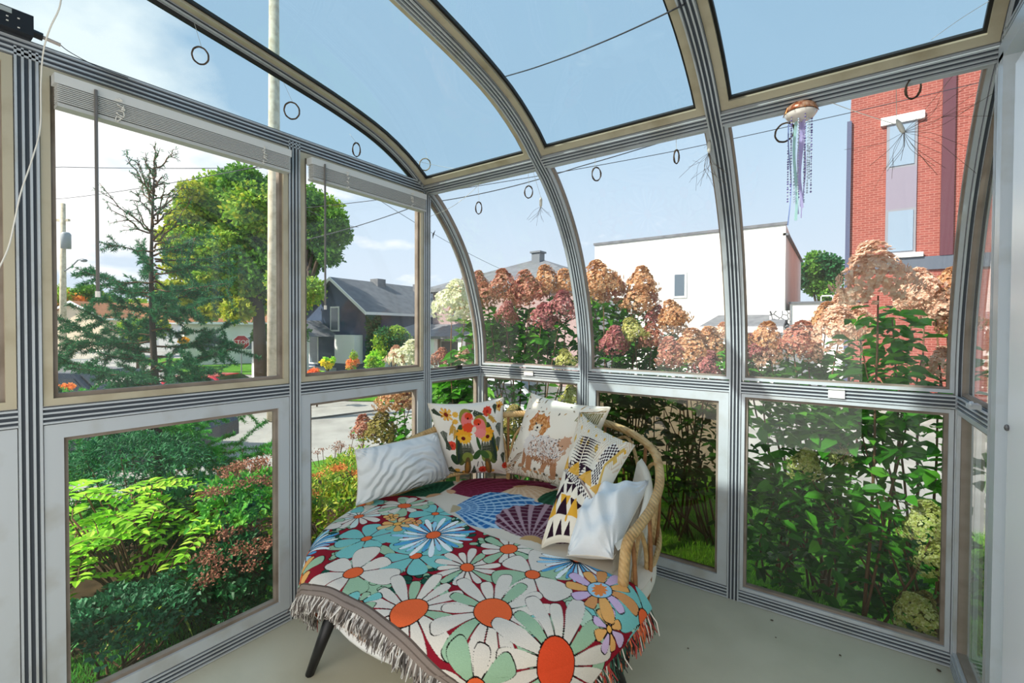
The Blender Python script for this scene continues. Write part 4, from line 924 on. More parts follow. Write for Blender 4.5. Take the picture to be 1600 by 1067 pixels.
# houses on the left across the street
def lhouse(label, u0, d0, u1, d1, W, he, hr, wall, roof, wins):
    h = House('bungalow', label, at(u0, 515, d0), at(u1, 515, d1), ZG); h.gable(0, h.L, W, he, hr, wall, roof, .3, trimm=WTR)
    for x, z, w_, hh_ in wins: h.win(x*h.L, -W/2, z, w_, hh_, 'y-')
    return h
h1 = lhouse('small house with bright brown roof and cream gable end at the far left', 115, 40, 178, 44, 5.2, zz_(500, 40)-ZG, zz_(477, 41)-ZG, mat('cream_siding', 'e2cfb4', .8), SHB, [(.5, .9, 1.0, 1.1)])
h2 = lhouse('long low house with brown ridge and white gable dormer behind the small one', 160, 54, 300, 56, 7, zz_(506, 52)-ZG, zz_(478, 54)-ZG, WHT, SHB, [(.3, .9, 1.2, 1.1), (.7, .9, 1.2, 1.1)])
h3 = lhouse('white bungalow with orange brown roof beyond the stop sign', 285, 36, 432, 40, 7, zz_(506, 36)-ZG, zz_(476, 38)-ZG, WHT, SHB, [(.2, 1.0, 1.3, 1.1), (.62, 1.0, 1.2, 1.1), (.85, 1.0, .9, 1.1)])
f = MB()
pf0, pf1 = pg(62, 33), pg(170, 36)
for t in np.linspace(0, 1, 44): q = pf0+(pf1-pf0)*t; f.box(q+V(0, 0, .5), (.07, .03, 1.0))
f.bar(pf0+V(0, 0, .3), pf1+V(0, 0, .3), V(0, .02, 0), V(0, 0, .04)); f.bar(pf0+V(0, 0, .8), pf1+V(0, 0, .8), V(0, .02, 0), V(0, 0, .04)); o = f.build('picket_fence', WTR); tag(o, 'white picket fence before the houses at the far left', 'fence')
f = MB(); f.box(pg(407, 25)+V(0, 0, 1.0), (.9, .5, 2.0)); o = f.build('utility_cabinet', WTR); tag(o, 'tall white utility cabinet standing just left of the near wooden pole', 'cabinet')

# poles, wires, stop sign
PW = mat('weathered_pole_wood', 'ddd0b8', .9, noise=(6, 'bcae95', .4, .7)); WIR = mat('black_wire', '2c2f36', .6)
g = pg(98, 25.5); e = empty('utility_pole', g, 'distant wooden utility pole carrying a grey transformer and a street light arm', 'pole')
tp = at(98, 318, 25.5); MB().tube([g, tp], [.17, .12], 10).build('pole', PW, e, True)
tr = at(103, 376, 25.3); MB().lathe(tr-V(0, 0, .45), [(.02, 0), (.22, .02), (.22, .8), (.15, .9), (.02, .92)], 14).build('transformer', mat('transformer_grey', '9aa0a4', .5), e, True)
MB().tube([at(100, 424, 25.5), at(112, 416, 25.3), at(122, 406, 25.1), at(130, 405, 25.0)], .035, 6).build('lamp_arm', mat('lamp_arm_grey', '8a8f94', .5), e, True)
MB().ball(at(131, 407, 25.0), (.28, .16, .09), 8).build('lamp_head', bpy.data.materials['lamp_arm_grey'], e, True)
MB().bar(at(89, 344, 25.5), at(108, 344, 25.5), V(0, .05, 0), V(0, 0, .06)).build('crossarm', PW, e)
g = pg(428, 13.6); e = empty('utility_pole', g, 'thick pale wooden pole rising close by, before the big maple', 'pole'); tp = at(428, -60, 13.6); MB().tube([g, (g+tp)/2, tp], [.20, .165, .13], 12).build('pole', PW, e, True)
g = pg(377, 24); e = empty('stop_sign', g, 'red octagonal stop sign on a thin post across the street', 'sign')
tq = at(377, 524, 24); MB().tube([g, tq], .03, 6).build('post', mat('sign_post_steel', '8f9496', .5, .6), e)
cs = at(377, 535, 23.9); dr = nrm(CAM-cs); sx = nrm(np.cross(V(0, 0, 1), dr)); R8 = .40
def octo(r, off): return [cs+dr*off+sx*r*math.cos(PI/8+k*PI/4)+V(0, 0, 1)*r*math.sin(PI/8+k*PI/4) for k in range(8)]
MB().prism(octo(R8, 0), dr*.012).build('sign_border', WTR, e); MB().prism(octo(R8*.92, .013), dr*.004).build('sign_plate', mat('stop_sign_red', 'b3262c', .5), e)
def text_mesh(s, size, origin, ax, up, nrm_, m, name, parent):
    cu = bpy.data.curves.new(name, 'FONT'); cu.body = s; cu.size = size; cu.align_x = 'CENTER'; cu.align_y = 'CENTER'; cu.extrude = .002
    ot = bpy.data.objects.new(name, cu); COL.objects.link(ot); ot.matrix_world = Matrix([[ax[i], up[i], nrm_[i], origin[i]] for i in range(3)]+[[0, 0, 0, 1]])
    dg = bpy.context.evaluated_depsgraph_get(); me = bpy.data.meshes.new_from_object(ot.evaluated_get(dg)); mw = ot.matrix_world.copy(); bpy.data.objects.remove(ot)
    me.transform(mw); 
    if parent is not None: me.transform(Matrix.Translation(-base_of(parent)))
    me.materials.clear(); me.materials.append(m); o = bpy.data.objects.new(name, me); COL.objects.link(o)
    if parent is not None: o.parent = parent
    return o
bpy.context.view_layer.update()
text_mesh('STOP', .30, cs+dr*.02, sx, V(0, 0, 1), dr, WTR, 'sign_lettering', e)
def wire(label, pts, r, sag=0, n=14):
    out = []
    for a, b in zip(pts[:-1], pts[1:]):
        a = np.array(a); b = np.array(b); t = np.linspace(0, 1, n)[:, None]; out.append(a+(b-a)*t-V(0, 0, sag)*4*t*(1-t))
    o = MB().tube(np.concatenate(out), r, 5).build('power_line', WIR); tag(o, label, 'wire'); return o
wire('upper power line crossing the left window towards the far pole', [at(-150, 262, 26), at(98, 261, 25.5), at(430, 262, 22)], .020, .05)
wire('lower power line rising to the right across the left window', [at(-150, 312, 26), at(100, 310, 25.4), at(425, 256, 13.7)], .014, .1)
wire('power line running from the near pole behind the curved ribs to the right', [at(425, 330, 13.7), at(700, 298, 13), at(1060, 235, 12.5), at(1560, 122, 12), at(2400, -70, 12)], .010, .03)
wire('power line seen from the near pole above the dark gabled house', [at(428, 200, 13.7), at(782, 420, 27.2)], .010, .3)
wire('low power line sloping across the second left window', [at(430, 385, 13.7), at(660, 318, 12), at(900, 262, 11), at(1500, 60, 9), at(2400, -300, 9)], .012, .1)
wire('thin line from the dark gabled house up to the near pole', [at(430, 300, 13.7), at(560, 355, 26)], .012, .2)
mb = MB()
def on_x(u, v, x):
    d = at(u, v, 1)-CAM; return CAM+d*((x-CAM[0])/d[0])
P0, P1 = on_x(786, 137, .8575), on_x(1068, 30, 1.7188); up_ = V(0, .25, .97)*.06; P0 = P0+up_; P1 = P1+up_
tt = np.linspace(0, 1, 60)[:, None]; base = P0+(P1-P0)*tt-V(0, 0, .02)*4*tt*(1-tt); wv = V(0, .7, .5)[None, :]*.004
mb.tube(base+wv*np.sin(tt*24), .0028, 5); mb.tube(base-wv*np.sin(tt*24), .0024, 5)
o = mb.build('service_cable', WIR, None, True); tag(o, 'twisted dark cable lying across the middle tinted roof glass', 'cable')

# vehicles
def car(name, label, c, ang, L, Wc, Hc, paint, suv=False):
    z0 = float(gz(c[0], c[1])); e = empty(name, (c[0], c[1], z0), label, 'car'); ca, sa = math.cos(ang), math.sin(ang)
    def T(P): P = np.asarray(P, float).reshape(-1, 3); return np.stack([c[0]+P[:, 0]*ca-P[:, 1]*sa, c[1]+P[:, 0]*sa+P[:, 1]*ca, z0+P[:, 2]], 1)
    b = Hc*.56
    prof = [(-L/2, .35), (-L/2+.05, b*.95), (-L*.46, b), (L*.22, b), (L*.46, b*.86), (L/2, b*.62), (L/2, .32), (L*.38, .24), (-L*.4, .24)]
    rf = [(-L*.45, b), (-L*.40 if suv else -L*.33, Hc*.97), (-L*.2, Hc), (L*.05, Hc*.99), (L*.24, b)]
    def loft(pr, ws, name_, mt, par=e):
        n = len(pr); rings = [[(x, y_*w_, z) for (x, z), w_ in zip(pr, ws_)] for y_, ws_ in ((-1, ws), (-.94, [q*1.0 for q in ws]), (.94, ws), (1, ws))]
        P = []; 
        for i, s in enumerate((-1, -.9, .9, 1)):
            k = .955 if abs(s) == 1 else 1
            cx = np.mean([p_[0] for p_ in pr]); cz = np.mean([p_[1] for p_ in pr])
            for (x, z), w_ in zip(pr, ws): P.append((cx+(x-cx)*k, s*w_*Wc/2, cz+(z-cz)*k))
        fs = [tuple(range(n)), tuple(3*n+j for j in range(n))[::-1]]
        for i in range(3):
            for j in range(n): fs.append((i*n+j, (i+1)*n+j, (i+1)*n+(j+1) % n, i*n+(j+1) % n))
        return mesh_obj(name_, T(P), fs, mt, par, False)
    loft(prof, [1]*9, 'body', paint); loft(rf, [.94, .78, .76, .77, .94], 'cabin', paint)
    gl = mat('car_glass', '20262c', .1, spec=.9) if 'car_glass' not in bpy.data.materials else bpy.data.materials['car_glass']
    for s in (-1, 1):
        zz1 = b+.04; zz2 = Hc*.93
        for (xa_, xb_, xc_, xd_) in ((-L*.40, -L*.12, -L*.12, -L*.35 if suv else -L*.28), (-L*.10, L*.19, L*.05, -L*.10)):
            P = [(xa_, s*(Wc*.47*.985), zz1), (xb_, s*(Wc*.47*.985), zz1), (xc_, s*Wc*.398, zz2), (xd_, s*Wc*.398, zz2)]; Q = [(x, y+s*.012, z) for x, y, z in P]
            mesh_obj('side_window', T(P+Q), [(0, 1, 2, 3), (7, 6, 5, 4), (0, 4, 5, 1), (1, 5, 6, 2), (2, 6, 7, 3), (3, 7, 4, 0)], gl, e)
    P = [(L*.245, -Wc*.44, b+.04), (L*.245, Wc*.44, b+.04), (L*.065, Wc*.37, Hc*.965), (L*.065, -Wc*.37, Hc*.965)]; mesh_obj('windscreen', T(P+[(x+.02, y, z+.012) for x, y, z in P]), [(0, 1, 2, 3), (7, 6, 5, 4), (0, 4, 5, 1), (1, 5, 6, 2), (2, 6, 7, 3), (3, 7, 4, 0)], gl, e)
    for x in (-L*.31, L*.31):
        for s in (-1, 1):
            mb = MB(); n = 20; R_ = .34; an = np.arange(n)*2*PI/n; P = []
            for y_, r_ in ((Wc/2-.2, R_), (Wc/2+.01, R_), (Wc/2+.015, R_*.62), (Wc/2-.02, R_*.55)):
                P += [(x+r_*math.cos(a), s*y_, R_+r_*math.sin(a)) for a in an]
            fs = [tuple(range(n))]+[(i*n+j, (i+1)*n+j, (i+1)*n+(j+1) % n, i*n+(j+1) % n) for i in range(3) for j in range(n)]+[tuple(3*n+j for j in range(n))]
            mesh_obj('wheel', T(P), fs, mat('tyre_black', '1c1c1e', .8) if 'tyre_black' not in bpy.data.materials else bpy.data.materials['tyre_black'], e)
    for s in (-1, 1):
        mesh_obj('tail_light', T([(-L/2-.012+dx, s*(Wc*.40)+dy, b*.78+dz) for dx in (0, .05) for dy in (-.12, .12) for dz in (-.08, .08)]), [(0, 1, 3, 2), (4, 6, 7, 5), (0, 4, 5, 1), (2, 3, 7, 6), (0, 2, 6, 4), (1, 5, 7, 3)], bpy.data.materials['stop_sign_red'], e)
    return e
DKC = mat('dark_blue_car_paint', '2a3340', .25, .3, spec=.7); RDC = mat('red_car_paint', 'b51f2e', .25, .1, spec=.7); WHC = mat('silver_white_car_paint', 'd8dade', .25, .3, spec=.7)
c_ = at(150, 515, 9.6); car('parked_car', 'dark blue car parked behind the larch, roof level with the mid rail', c_, 0.62, 4.9, 1.9, 1.86, DKC, True)
c_ = at(345, 515, 16.0); car('parked_car', 'red car parked further away beside the thick pole', c_, 0.55, 4.2, 1.75, 1.12, RDC)
c_ = at(60, 515, 17.5); car('parked_car', 'silver white car parked behind the dark one at the far left', c_, .5, 4.6, 1.8, 1.45, WHC)
c_ = at(815, 515, 12.5); car('parked_car', 'pale car seen through gaps in the hydrangea hedge', c_, .1, 4.5, 1.8, 1.42, WHC)
# ------------------------------------------------------------------ painting patterns woven or printed into cloth
class Paint:
    def __init__(s, U, Vv, base): s.U = U; s.V = Vv; s.c = np.tile(np.array(srgb(base)), (U.size, 1))
    def put(s, m, col, a=1.0): m = m.astype(float)*a if m.dtype == bool else np.clip(m, 0, 1)*a; s.c = s.c*(1-m[:, None])+np.array(srgb(col))*m[:, None]
    def loc(s, cx, cy, rot=0): dx, dy = s.U-cx, s.V-cy; c, q = math.cos(rot), math.sin(rot); return dx*c+dy*q, -dx*q+dy*c
    def ell(s, cx, cy, rx, ry, col, rot=0, a=1.0, wob=0, ph=0):
        x, y = s.loc(cx, cy, rot); r = np.hypot(x/rx, y/ry); 
        if wob: th = np.arctan2(y, x); r = r/(1+wob*np.sin(th*9+ph)+wob*.6*np.sin(th*17+ph*2))
        s.put(r < 1, col, a)
    def poly(s, pts, col, a=1.0):
        ins = np.zeros(s.U.size, bool); n = len(pts)
        for i in range(n):
            x0, y0 = pts[i]; x1, y1 = pts[(i+1) % n]
            if y0 == y1: continue
            c = ((y0 > s.V) != (y1 > s.V)) & (s.U < (x1-x0)*(s.V-y0)/(y1-y0)+x0); ins ^= c
        s.put(ins, col, a)
    def line(s, x0, y0, x1, y1, w_, col):
        d = np.array([x1-x0, y1-y0]); L = np.hypot(*d)+1e-9; d = d/L; x, y = s.U-x0, s.V-y0; t = x*d[0]+y*d[1]; n = np.abs(-x*d[1]+y*d[0]); s.put((t > 0) & (t < L) & (n < w_), col)
    def flower(s, cx, cy, R, rc, n, cols, cc, rot=0, pw=.5, out='1b1414', sq=1.0, lw=.0035, tip=0.0):
        """petals with dark outlines round an orange eye; cols are used petal by petal"""
        x, y = s.loc(cx, cy, rot); y = y/sq; r = np.hypot(x, y); th = np.arctan2(y, x); k = np.floor((th+PI)/(2*PI)*n).astype(int) % n
        f = ((th+PI)/(2*PI)*n) % 1-.5
        jit = 1+.13*np.sin(k*2.7+cx*40)
        edge = R*jit*(np.clip(1-(2*np.abs(f))**(2.0/pw), 0, 1)**.5*(1-tip)+tip*(1-2*np.abs(f)))
        edge = np.maximum(edge, rc*1.15)
        ins = r < edge; 
        for q in range(len(cols)): s.put(ins & (k % len(cols) == q), cols[q])
        s.put(ins & (np.abs(r-edge) < lw) | (ins & (np.abs(f)*2*PI/n*r > (PI/n*r-lw*.7)) & (r > rc)), out)
        s.put(r < rc, out); s.put(r < rc-lw, cc)

# ------------------------------------------------------------------ round rattan daybed
DC = V(.84, -.955); RATM = mat('pale_rattan', 'c9a873', .55, noise=(25, 'a8834f', .4, .7)); RATD = mat('brown_rattan', '9b6b3c', .55, noise=(30, '7b5230', .4, .7))
# wrapped cane: fine rings along the rail
t_ = RATM.node_tree; wv_ = N(t_, 'ShaderNodeTexWave', wave_type='BANDS', bands_direction='DIAGONAL'); wv_.inputs['Scale'].default_value = 28; wv_.inputs['Distortion'].default_value = .6
cc_ = N(t_, 'ShaderNodeTexCoord'); bp_ = N(t_, 'ShaderNodeBump'); bp_.inputs['Strength'].default_value = .6; bp_.inputs['Distance'].default_value = .004
t_.links.new(cc_.outputs['Object'], wv_.inputs['Vector']); t_.links.new(wv_.outputs['Fac'], bp_.inputs['Height']); t_.links.new(bp_.outputs[0], t_.nodes['Principled BSDF'].inputs['Normal'])
CUSH = mat('cream_cushion_cloth', 'e9e4d6', .95, bump=(220, .25), spec=.1)
bed = empty('rattan_daybed', (DC[0], DC[1], 0), 'round rattan daybed with curved cane back and black legs in the sunroom corner', 'daybed')
def catm(P, n=8, closed=False):
    P = np.array(P, float); out = []; k = len(P)
    for i in range(k-1):
        p0 = P[max(i-1, 0)]; p1 = P[i]; p2 = P[i+1]; p3 = P[min(i+2, k-1)]
        for t in np.linspace(0, 1, n, endpoint=False): out.append(.5*((2*p1)+(-p0+p2)*t+(2*p0-5*p1+4*p2-p3)*t*t+(-p0+3*p1-3*p2+p3)*t**3))
    out.append(P[-1]); return np.array(out)
rim = [(1.515, -1.055, .20), (1.53, -1.06, .45), (1.54, -1.062, .60), (1.545, -1.045, .645), (1.556, -.96, .672), (1.560, -.83, .705), (1.535, -.66, .765), (1.44, -.46, .825), (1.27, -.31, .862), (1.05, -.225, .885), (.84, -.205, .892),
       (.60, -.275, .885), (.41, -.41, .868), (.27, -.60, .835), (.185, -.82, .775), (.15, -.98, .715), (.145, -1.08, .66), (.15, -1.10, .60), (.16, -1.10, .45), (.17, -1.09, .20)]
MB().tube(catm(rim[2:-2], 10), .019, 12).build('back_rail', RATM, bed, True)
MB().tube(catm(rim[:4], 6), .020, 12).build('arm_post', RATM, bed, True); MB().tube(catm(rim[-4:], 6), .022, 12).build('arm_post', RATM, bed, True)
rr2 = catm(rim[3:-3], 10)
def ring_at(R, z, n=48): a = np.arange(n)*2*PI/n; return np.stack([DC[0]+R*np.cos(a), DC[1]+R*np.sin(a), np.full(n, z)], 1)
MB().tube(ring_at(.58, .215), .018, 10, closed=True).build('base_ring', RATM, bed, True)
MB().tube(ring_at(.705, .355), .012, 8, closed=True).build('seat_ring', RATD, bed, True)
# canes and loops between the base ring and the rail
npost = 10; idx = np.linspace(4, len(rr2)-5, npost).astype(int)
for j, i in enumerate(idx):
    tp = rr2[i]; d = nrm(np.append(tp[:2]-DC, 0)); bt = V(DC[0]+d[0]*.712, DC[1]+d[1]*.712, .27)
    MB().tube(catm([bt, (bt+tp)/2+d*.015, tp], 5), .0085, 8).build('cane_upright', RATD, bed, True)
for j in range(npost-1):
    a, b = rr2[idx[j]], rr2[idx[j+1]]; m = rr2[(idx[j]+idx[j+1])//2]
    def dn(p, z): d = nrm(np.append(p[:2]-DC, 0)); k = (z-.24)/(p[2]-.24); q = V(DC[0]+d[0]*.712, DC[1]+d[1]*.712, .27); return q+(p-q)*k
    lo = .40
    MB().tube(catm([dn(a, lo), dn(a*.8+m*.2, a[2]-.16), dn(m, m[2]-.035), dn(b*.8+m*.2, b[2]-.16), dn(b, lo)], 7), .0085, 7).build('cane_loop', RATM, bed, True)
mid = [rr2[i]*V(1, 1, 0)+V(0, 0, 1)*(.24+(rr2[i][2]-.24)*.48) for i in range(0, len(rr2), 6)]
MB().tube(catm(mid, 4), .011, 8).build('middle_rail', RATM, bed, True)
LEG = mat('black_wood_leg', '17171a', .4)
for (tx, ty, bx, by) in ((.50, -1.545, .424, -1.60), (1.44, -1.02, 1.50, -.945), (1.17, -.42, 1.22, -.34), (.28, -.62, .19, -.57)):
    MB().tube([(tx, ty, .25), (bx, by, .0)], [.027, .017], 10).build('leg', LEG, bed, True)
# dished white base under the cushion
MB().lathe((DC[0], DC[1], 0), [(.02, .225), (.45, .235), (.62, .265), (.70, .30), (.722, .335), (.70, .352), (.02, .36)], 56).build('seat_base', mat('white_seat_shell', 'e6e6e4', .6), bed, True)
MB().lathe((DC[0], DC[1], 0), [(.02, .34), (.66, .34), (.715, .36), (.742, .40), (.735, .44), (.70, .462), (.55, .475), (.30, .485), (.02, .488)], 72).build('seat_cushion', CUSH, bed, True)
# cloth-covered back pad just inside the cane
P = []; fs = []; sel = rr2[4:-6:2]; n = len(sel)
for i, q in enumerate(sel):
    d = nrm(np.append(q[:2]-DC, 0)); zt_ = q[2]-.055
    for k, (dr_, z) in enumerate(((.030, .43), (.022, .60), (.020, zt_-.02), (.035, zt_), (.055, zt_-.02), (.070, .60), (.078, .43))):
        kk = (z-.24)/(q[2]-.24); R_ = .70+(np.linalg.norm(q[:2]-DC)-.70)*kk
        P.append([DC[0]+d[0]*(R_-dr_), DC[1]+d[1]*(R_-dr_), z])
n = n//3; P = P[:n*7]
for i in range(n-1):
    for k in range(7): fs.append((i*7+k, i*7+(k+1) % 7, (i+1)*7+(k+1) % 7, (i+1)*7+k))
fs_half = fs
mesh_obj('back_pad', P, fs_half, CUSH, bed, True)

# ------------------------------------------------------------------ cloths on the seat: planar cloth coordinates laid over the round edge
D0, RA = .70, .08; AL = RA*PI/2
def drape(X, Y, lift=0.0, folds=1.0):
    d = np.hypot(X, Y)+1e-9; th = np.arctan2(Y, X)
    r = np.where(d < D0, d, 0); z = np.where(d < D0, .495-.03*(d/D0)**2, 0)
    t = np.clip((d-D0)/RA, 0, PI/2); on = (d >= D0) & (d < D0+AL); r = np.where(on, D0+RA*np.sin(t), r); z = np.where(on, .465-RA*(1-np.cos(t)), z)
    e_ = d-D0-AL; hang = e_ >= 0
    wave = folds*(.030*np.sin(th*9+1.0)+.016*np.sin(th*17+.5))*np.clip(e_/.18, 0, 1)
    r = np.where(hang, D0+RA+.04*e_+wave+.012*np.clip(e_/.2, 0, 1), r); z = np.where(hang, .385-e_, z)
    z = np.where(z < .03, .03+.0*z, z)
    z = z+lift*np.cos(t); r = r+lift*np.sin(t)
    # the loft of a soft cloth: gentle creases on top
    z = z+np.where(hang, 0, 1)*(.0035*np.sin(X*17+3*Y+1)*np.sin(Y*13-2*X)+.002*np.sin(31*X+9*Y))
    k = r/d
    return np.stack([DC[0]+X*k, DC[1]+Y*k, z], -1)
def cloth(name, X, Y, lift, m, col, folds=1.0, thick=.004, parent=None):
    n, k = X.shape; P = drape(X, Y, lift, folds).reshape(-1, 3)
    i, j = np.meshgrid(np.arange(n-1), np.arange(k-1), indexing='ij'); a = (i*k+j).ravel(); f = np.stack([a, a+k, a+k+1, a+1], 1).tolist()
    o = mesh_obj(name, P, f, m, parent, True, None, col)
    so = o.modifiers.new('cloth thickness', 'SOLIDIFY'); so.thickness = thick; so.offset = 1
    return o
# lower blanket: big scallop shells
THR = colmat('woven_cotton', .95, (420, .5), .1); THR2 = colmat('woven_shell_cotton', .95, (380, .5), .1)
a_ = np.linspace(-.742, .742, 330); X, Y = np.meshgrid(a_, a_, indexing='ij'); rr_ = np.hypot(X, Y)
sc_ = np.maximum(np.abs(X), np.abs(Y))/(rr_+1e-9); X2, Y2 = X*sc_, Y*sc_       # square grid pressed into a disc
pt = Paint(X2.ravel(), Y2.ravel(), 'ddd3c4')
def shell(pt, bx, by, ang, R, spread, c1, c2, c3):
    dx, dy = pt.U-bx, pt.V-by; r = np.hypot(dx, dy); a = (np.arctan2(dy, dx)-ang+PI) % (2*PI)-PI
    edge = R*(1-.55*(a/spread)**2)*(1+.025*np.cos(a*34)); ins = (r < edge) & (np.abs(a) < spread)
    pt.put(ins, c1); pt.put(ins & (np.sin(a*34+r*7) > .35), c2); pt.put(ins & (np.sin(r*150) > .75) & (np.sin(a*34+r*7) <= .35), c2, .55); pt.put((r < .05) & (np.abs(a) < spread*1.4), c3)
    pt.put(ins & (edge-r < .004), c2, .6)
shell(pt, -.47, .12, 2.75, .46, .95, '1f4a34', '2f6045', 'c99a72')
shell(pt, -.46, .20, 1.0, .64, .95, '6e1f35', '8a3450', 'd7a784')
shell(pt, -.22, .56, -.62, .66, .85, 'd9b795', 'e6cdb0', 'c79f72')
shell(pt, .01, .66, -1.2, .36, .5, '1f4a34', '2e6146', 'c9a27a')
shell(pt, -.26, .02, .62, .47, 1.1, '2b6aa6', 'a9cde6', 'b9a888')
shell(pt, .26, -.05, 1.8, .44, 1.2, '512238', 'b295a0', 'c7a06c')
shell(pt, -.60, -.12, .3, .2, .6, '6e1f35', '8a3450', 'd7a784')
shell(pt, .55, .25, 1.4, .30, .7, 'd9b795', 'e6cdb0', 'c79f72')
bl = cloth('shell_blanket', X2, Y2, .008, THR2, pt.c, 0, .004); tag(bl, 'blanket woven with blue, burgundy and plum scallop shells, spread over the seat', 'blanket')
# upper throw: daisies on dark red
nx, ny = 640, 560; sx_ = np.linspace(-.78, .79, nx); s_y = np.linspace(0, 1, ny)
back = np.interp(sx_, [-.78, -.72, -.64, -.54, -.40, -.22, -.05, .1, .3, .45, .67, .79], [-.14, -.075, .0, .045, .02, -.05, -.10, -.125, -.12, -.085, -.075, -.08])
X = np.repeat(sx_[:, None], ny, 1); Y = -.745+(back[:, None]+.745)*s_y[None, :]
pt = Paint(X.ravel(), Y.ravel(), '8e1c2c')
rg = np.random.default_rng(4)
SAGE = '9dbfa0'; CRM = 'ded7cd'; TEAL = '7cc3c0'; ORG = 'ec6a3c'; DGN = '1d4f40'; PCH = 'eab06a'; LIL = 'd3b9dc'; SKY = '9fd0ea'; BLUE = '57a3d3'
for k in range(70):     # sage leaves filling the ground
    cx, cy = rg.uniform(-.75, .78), rg.uniform(-.73, .05); ro = rg.uniform(0, PI); L_ = rg.uniform(.04, .075)
    pt.ell(cx, cy, L_+.003, L_*.42+.003, '141010', ro); pt.ell(cx, cy, L_, L_*.42, [SAGE, TEAL, SAGE, 'b9d3bd'][k % 4], ro)
def leafs(cx, cy, n, sp):
    for k in range(n):
        x_, y_ = cx+rg.normal()*sp, cy+rg.normal()*sp*.8; ro = rg.uniform(0, PI); c = [DGN, SAGE, DGN, '8fb695', SAGE][k % 5]
        pt.ell(x_, y_, .021, .015, '141010', ro); pt.ell(x_, y_, .018, .012, c, ro)
for q in ((-.49, -.487, 16, .04), (.075, -.494, 16, .045), (.187, -.51, 12, .05), (.157, -.165, 18, .05), (-.31, -.60, 10, .04), (.02, -.62, 12, .04), (-.52, -.40, 10, .035), (.0, -.55, 8, .03), (-.60, -.5, 8, .03), (.30, -.10, 8, .03), (-.10, -.10, 8, .03)): leafs(*q)
F = pt.flower
F(-.036, -.423, .150, .026, 7, [TEAL], ORG, .2, .42); F(-.333, -.43, .145, .026, 7, [TEAL], ORG, .5, .42); F(-.264, -.086, .115, .020, 6, [TEAL], ORG, .1, .42)
F(-.578, -.289, .135, .026, 15, [CRM, CRM, 'cfe0dc'], ORG, 0, .6); F(-.475, -.092, .125, .036, 11, [CRM, SAGE], ORG, .3, .5)
F(-.33, -.262, .085, .022, 9, [PCH, 'e9c48a', SAGE], 'f0b45c', 0, .5); F(-.415, -.225, .04, .010, 6, [PCH], 'f0b45c', 0, .5); F(-.27, -.215, .04, .010, 6, ['eaa06a'], 'f0b45c', 0, .5)
F(-.102, -.261, .165, .034, 26, [BLUE, 'e9f3f7', SKY, 'f2f7f8'], ORG, 0, .8); F(-.151, -.628, .165, .038, 7, [CRM, CRM, SAGE, CRM, 'e7ded2'], ORG, .35, .42)
F(.187, -.374, .125, .028, 15, [CRM, 'e7ded2', CRM, SAGE], ORG, 0, .6); F(.234, -.172, .12, .038, 12, [CRM, CRM, SAGE], ORG, .1, .5)
F(.409, -.266, .165, .030, 6, [SAGE, CRM, CRM, SAGE, CRM, CRM], ORG, .25, .42); F(.491, -.075, .15, .018, 30, [SKY, 'e9f3f7', BLUE], ORG, 0, .8)
F(.187, -.658, .185, .062, 16, [CRM, CRM, 'e4dcd0', SAGE, CRM], ORG, .1, .55); F(.415, -.511, .190, .064, 15, ['e4dcd0', CRM, SAGE, CRM], ORG, .3, .55)
F(.652, -.499, .200, .064, 16, [CRM, 'e4dcd0', CRM, SAGE], 'e4512e', 0, .55)
F(.79, -.148, .13, .030, 6, [TEAL], ORG, .4, .42); F(.72, -.30, .06, .012, 8, [LIL, PCH], 'f0b45c', 0, .5)
F(.639, -.188, .115, .045, 11, [PCH, LIL, 'd99a62'], SKY, .2, .5); pt.ell(.639, -.188, .024, .032, 'e98a4a', .3, wob=.15)
F(-.534, -.587, .13, .024, 26, [BLUE, 'e9f3f7', SKY], ORG, 0, .8); F(-.40, -.70, .09, .022, 7, [SAGE, PCH], ORG, 0, .42); F(.494, -.70, .12, .034, 8, [CRM, SAGE], ORG, 0, .5)
F(-.68, -.42, .12, .026, 9, [CRM, SAGE], ORG, 0, .5); F(-.70, -.18, .10, .022, 7, [TEAL, CRM], ORG, 0, .45); F(.02, -.73, .07, .02, 8, [SAGE, TEAL], ORG, 0, .5); F(-.66, -.66, .10, .03, 9, [CRM, SAGE], ORG, 0, .5); F(.70, -.70, .12, .03, 9, [CRM, SAGE], ORG, 0, .5)
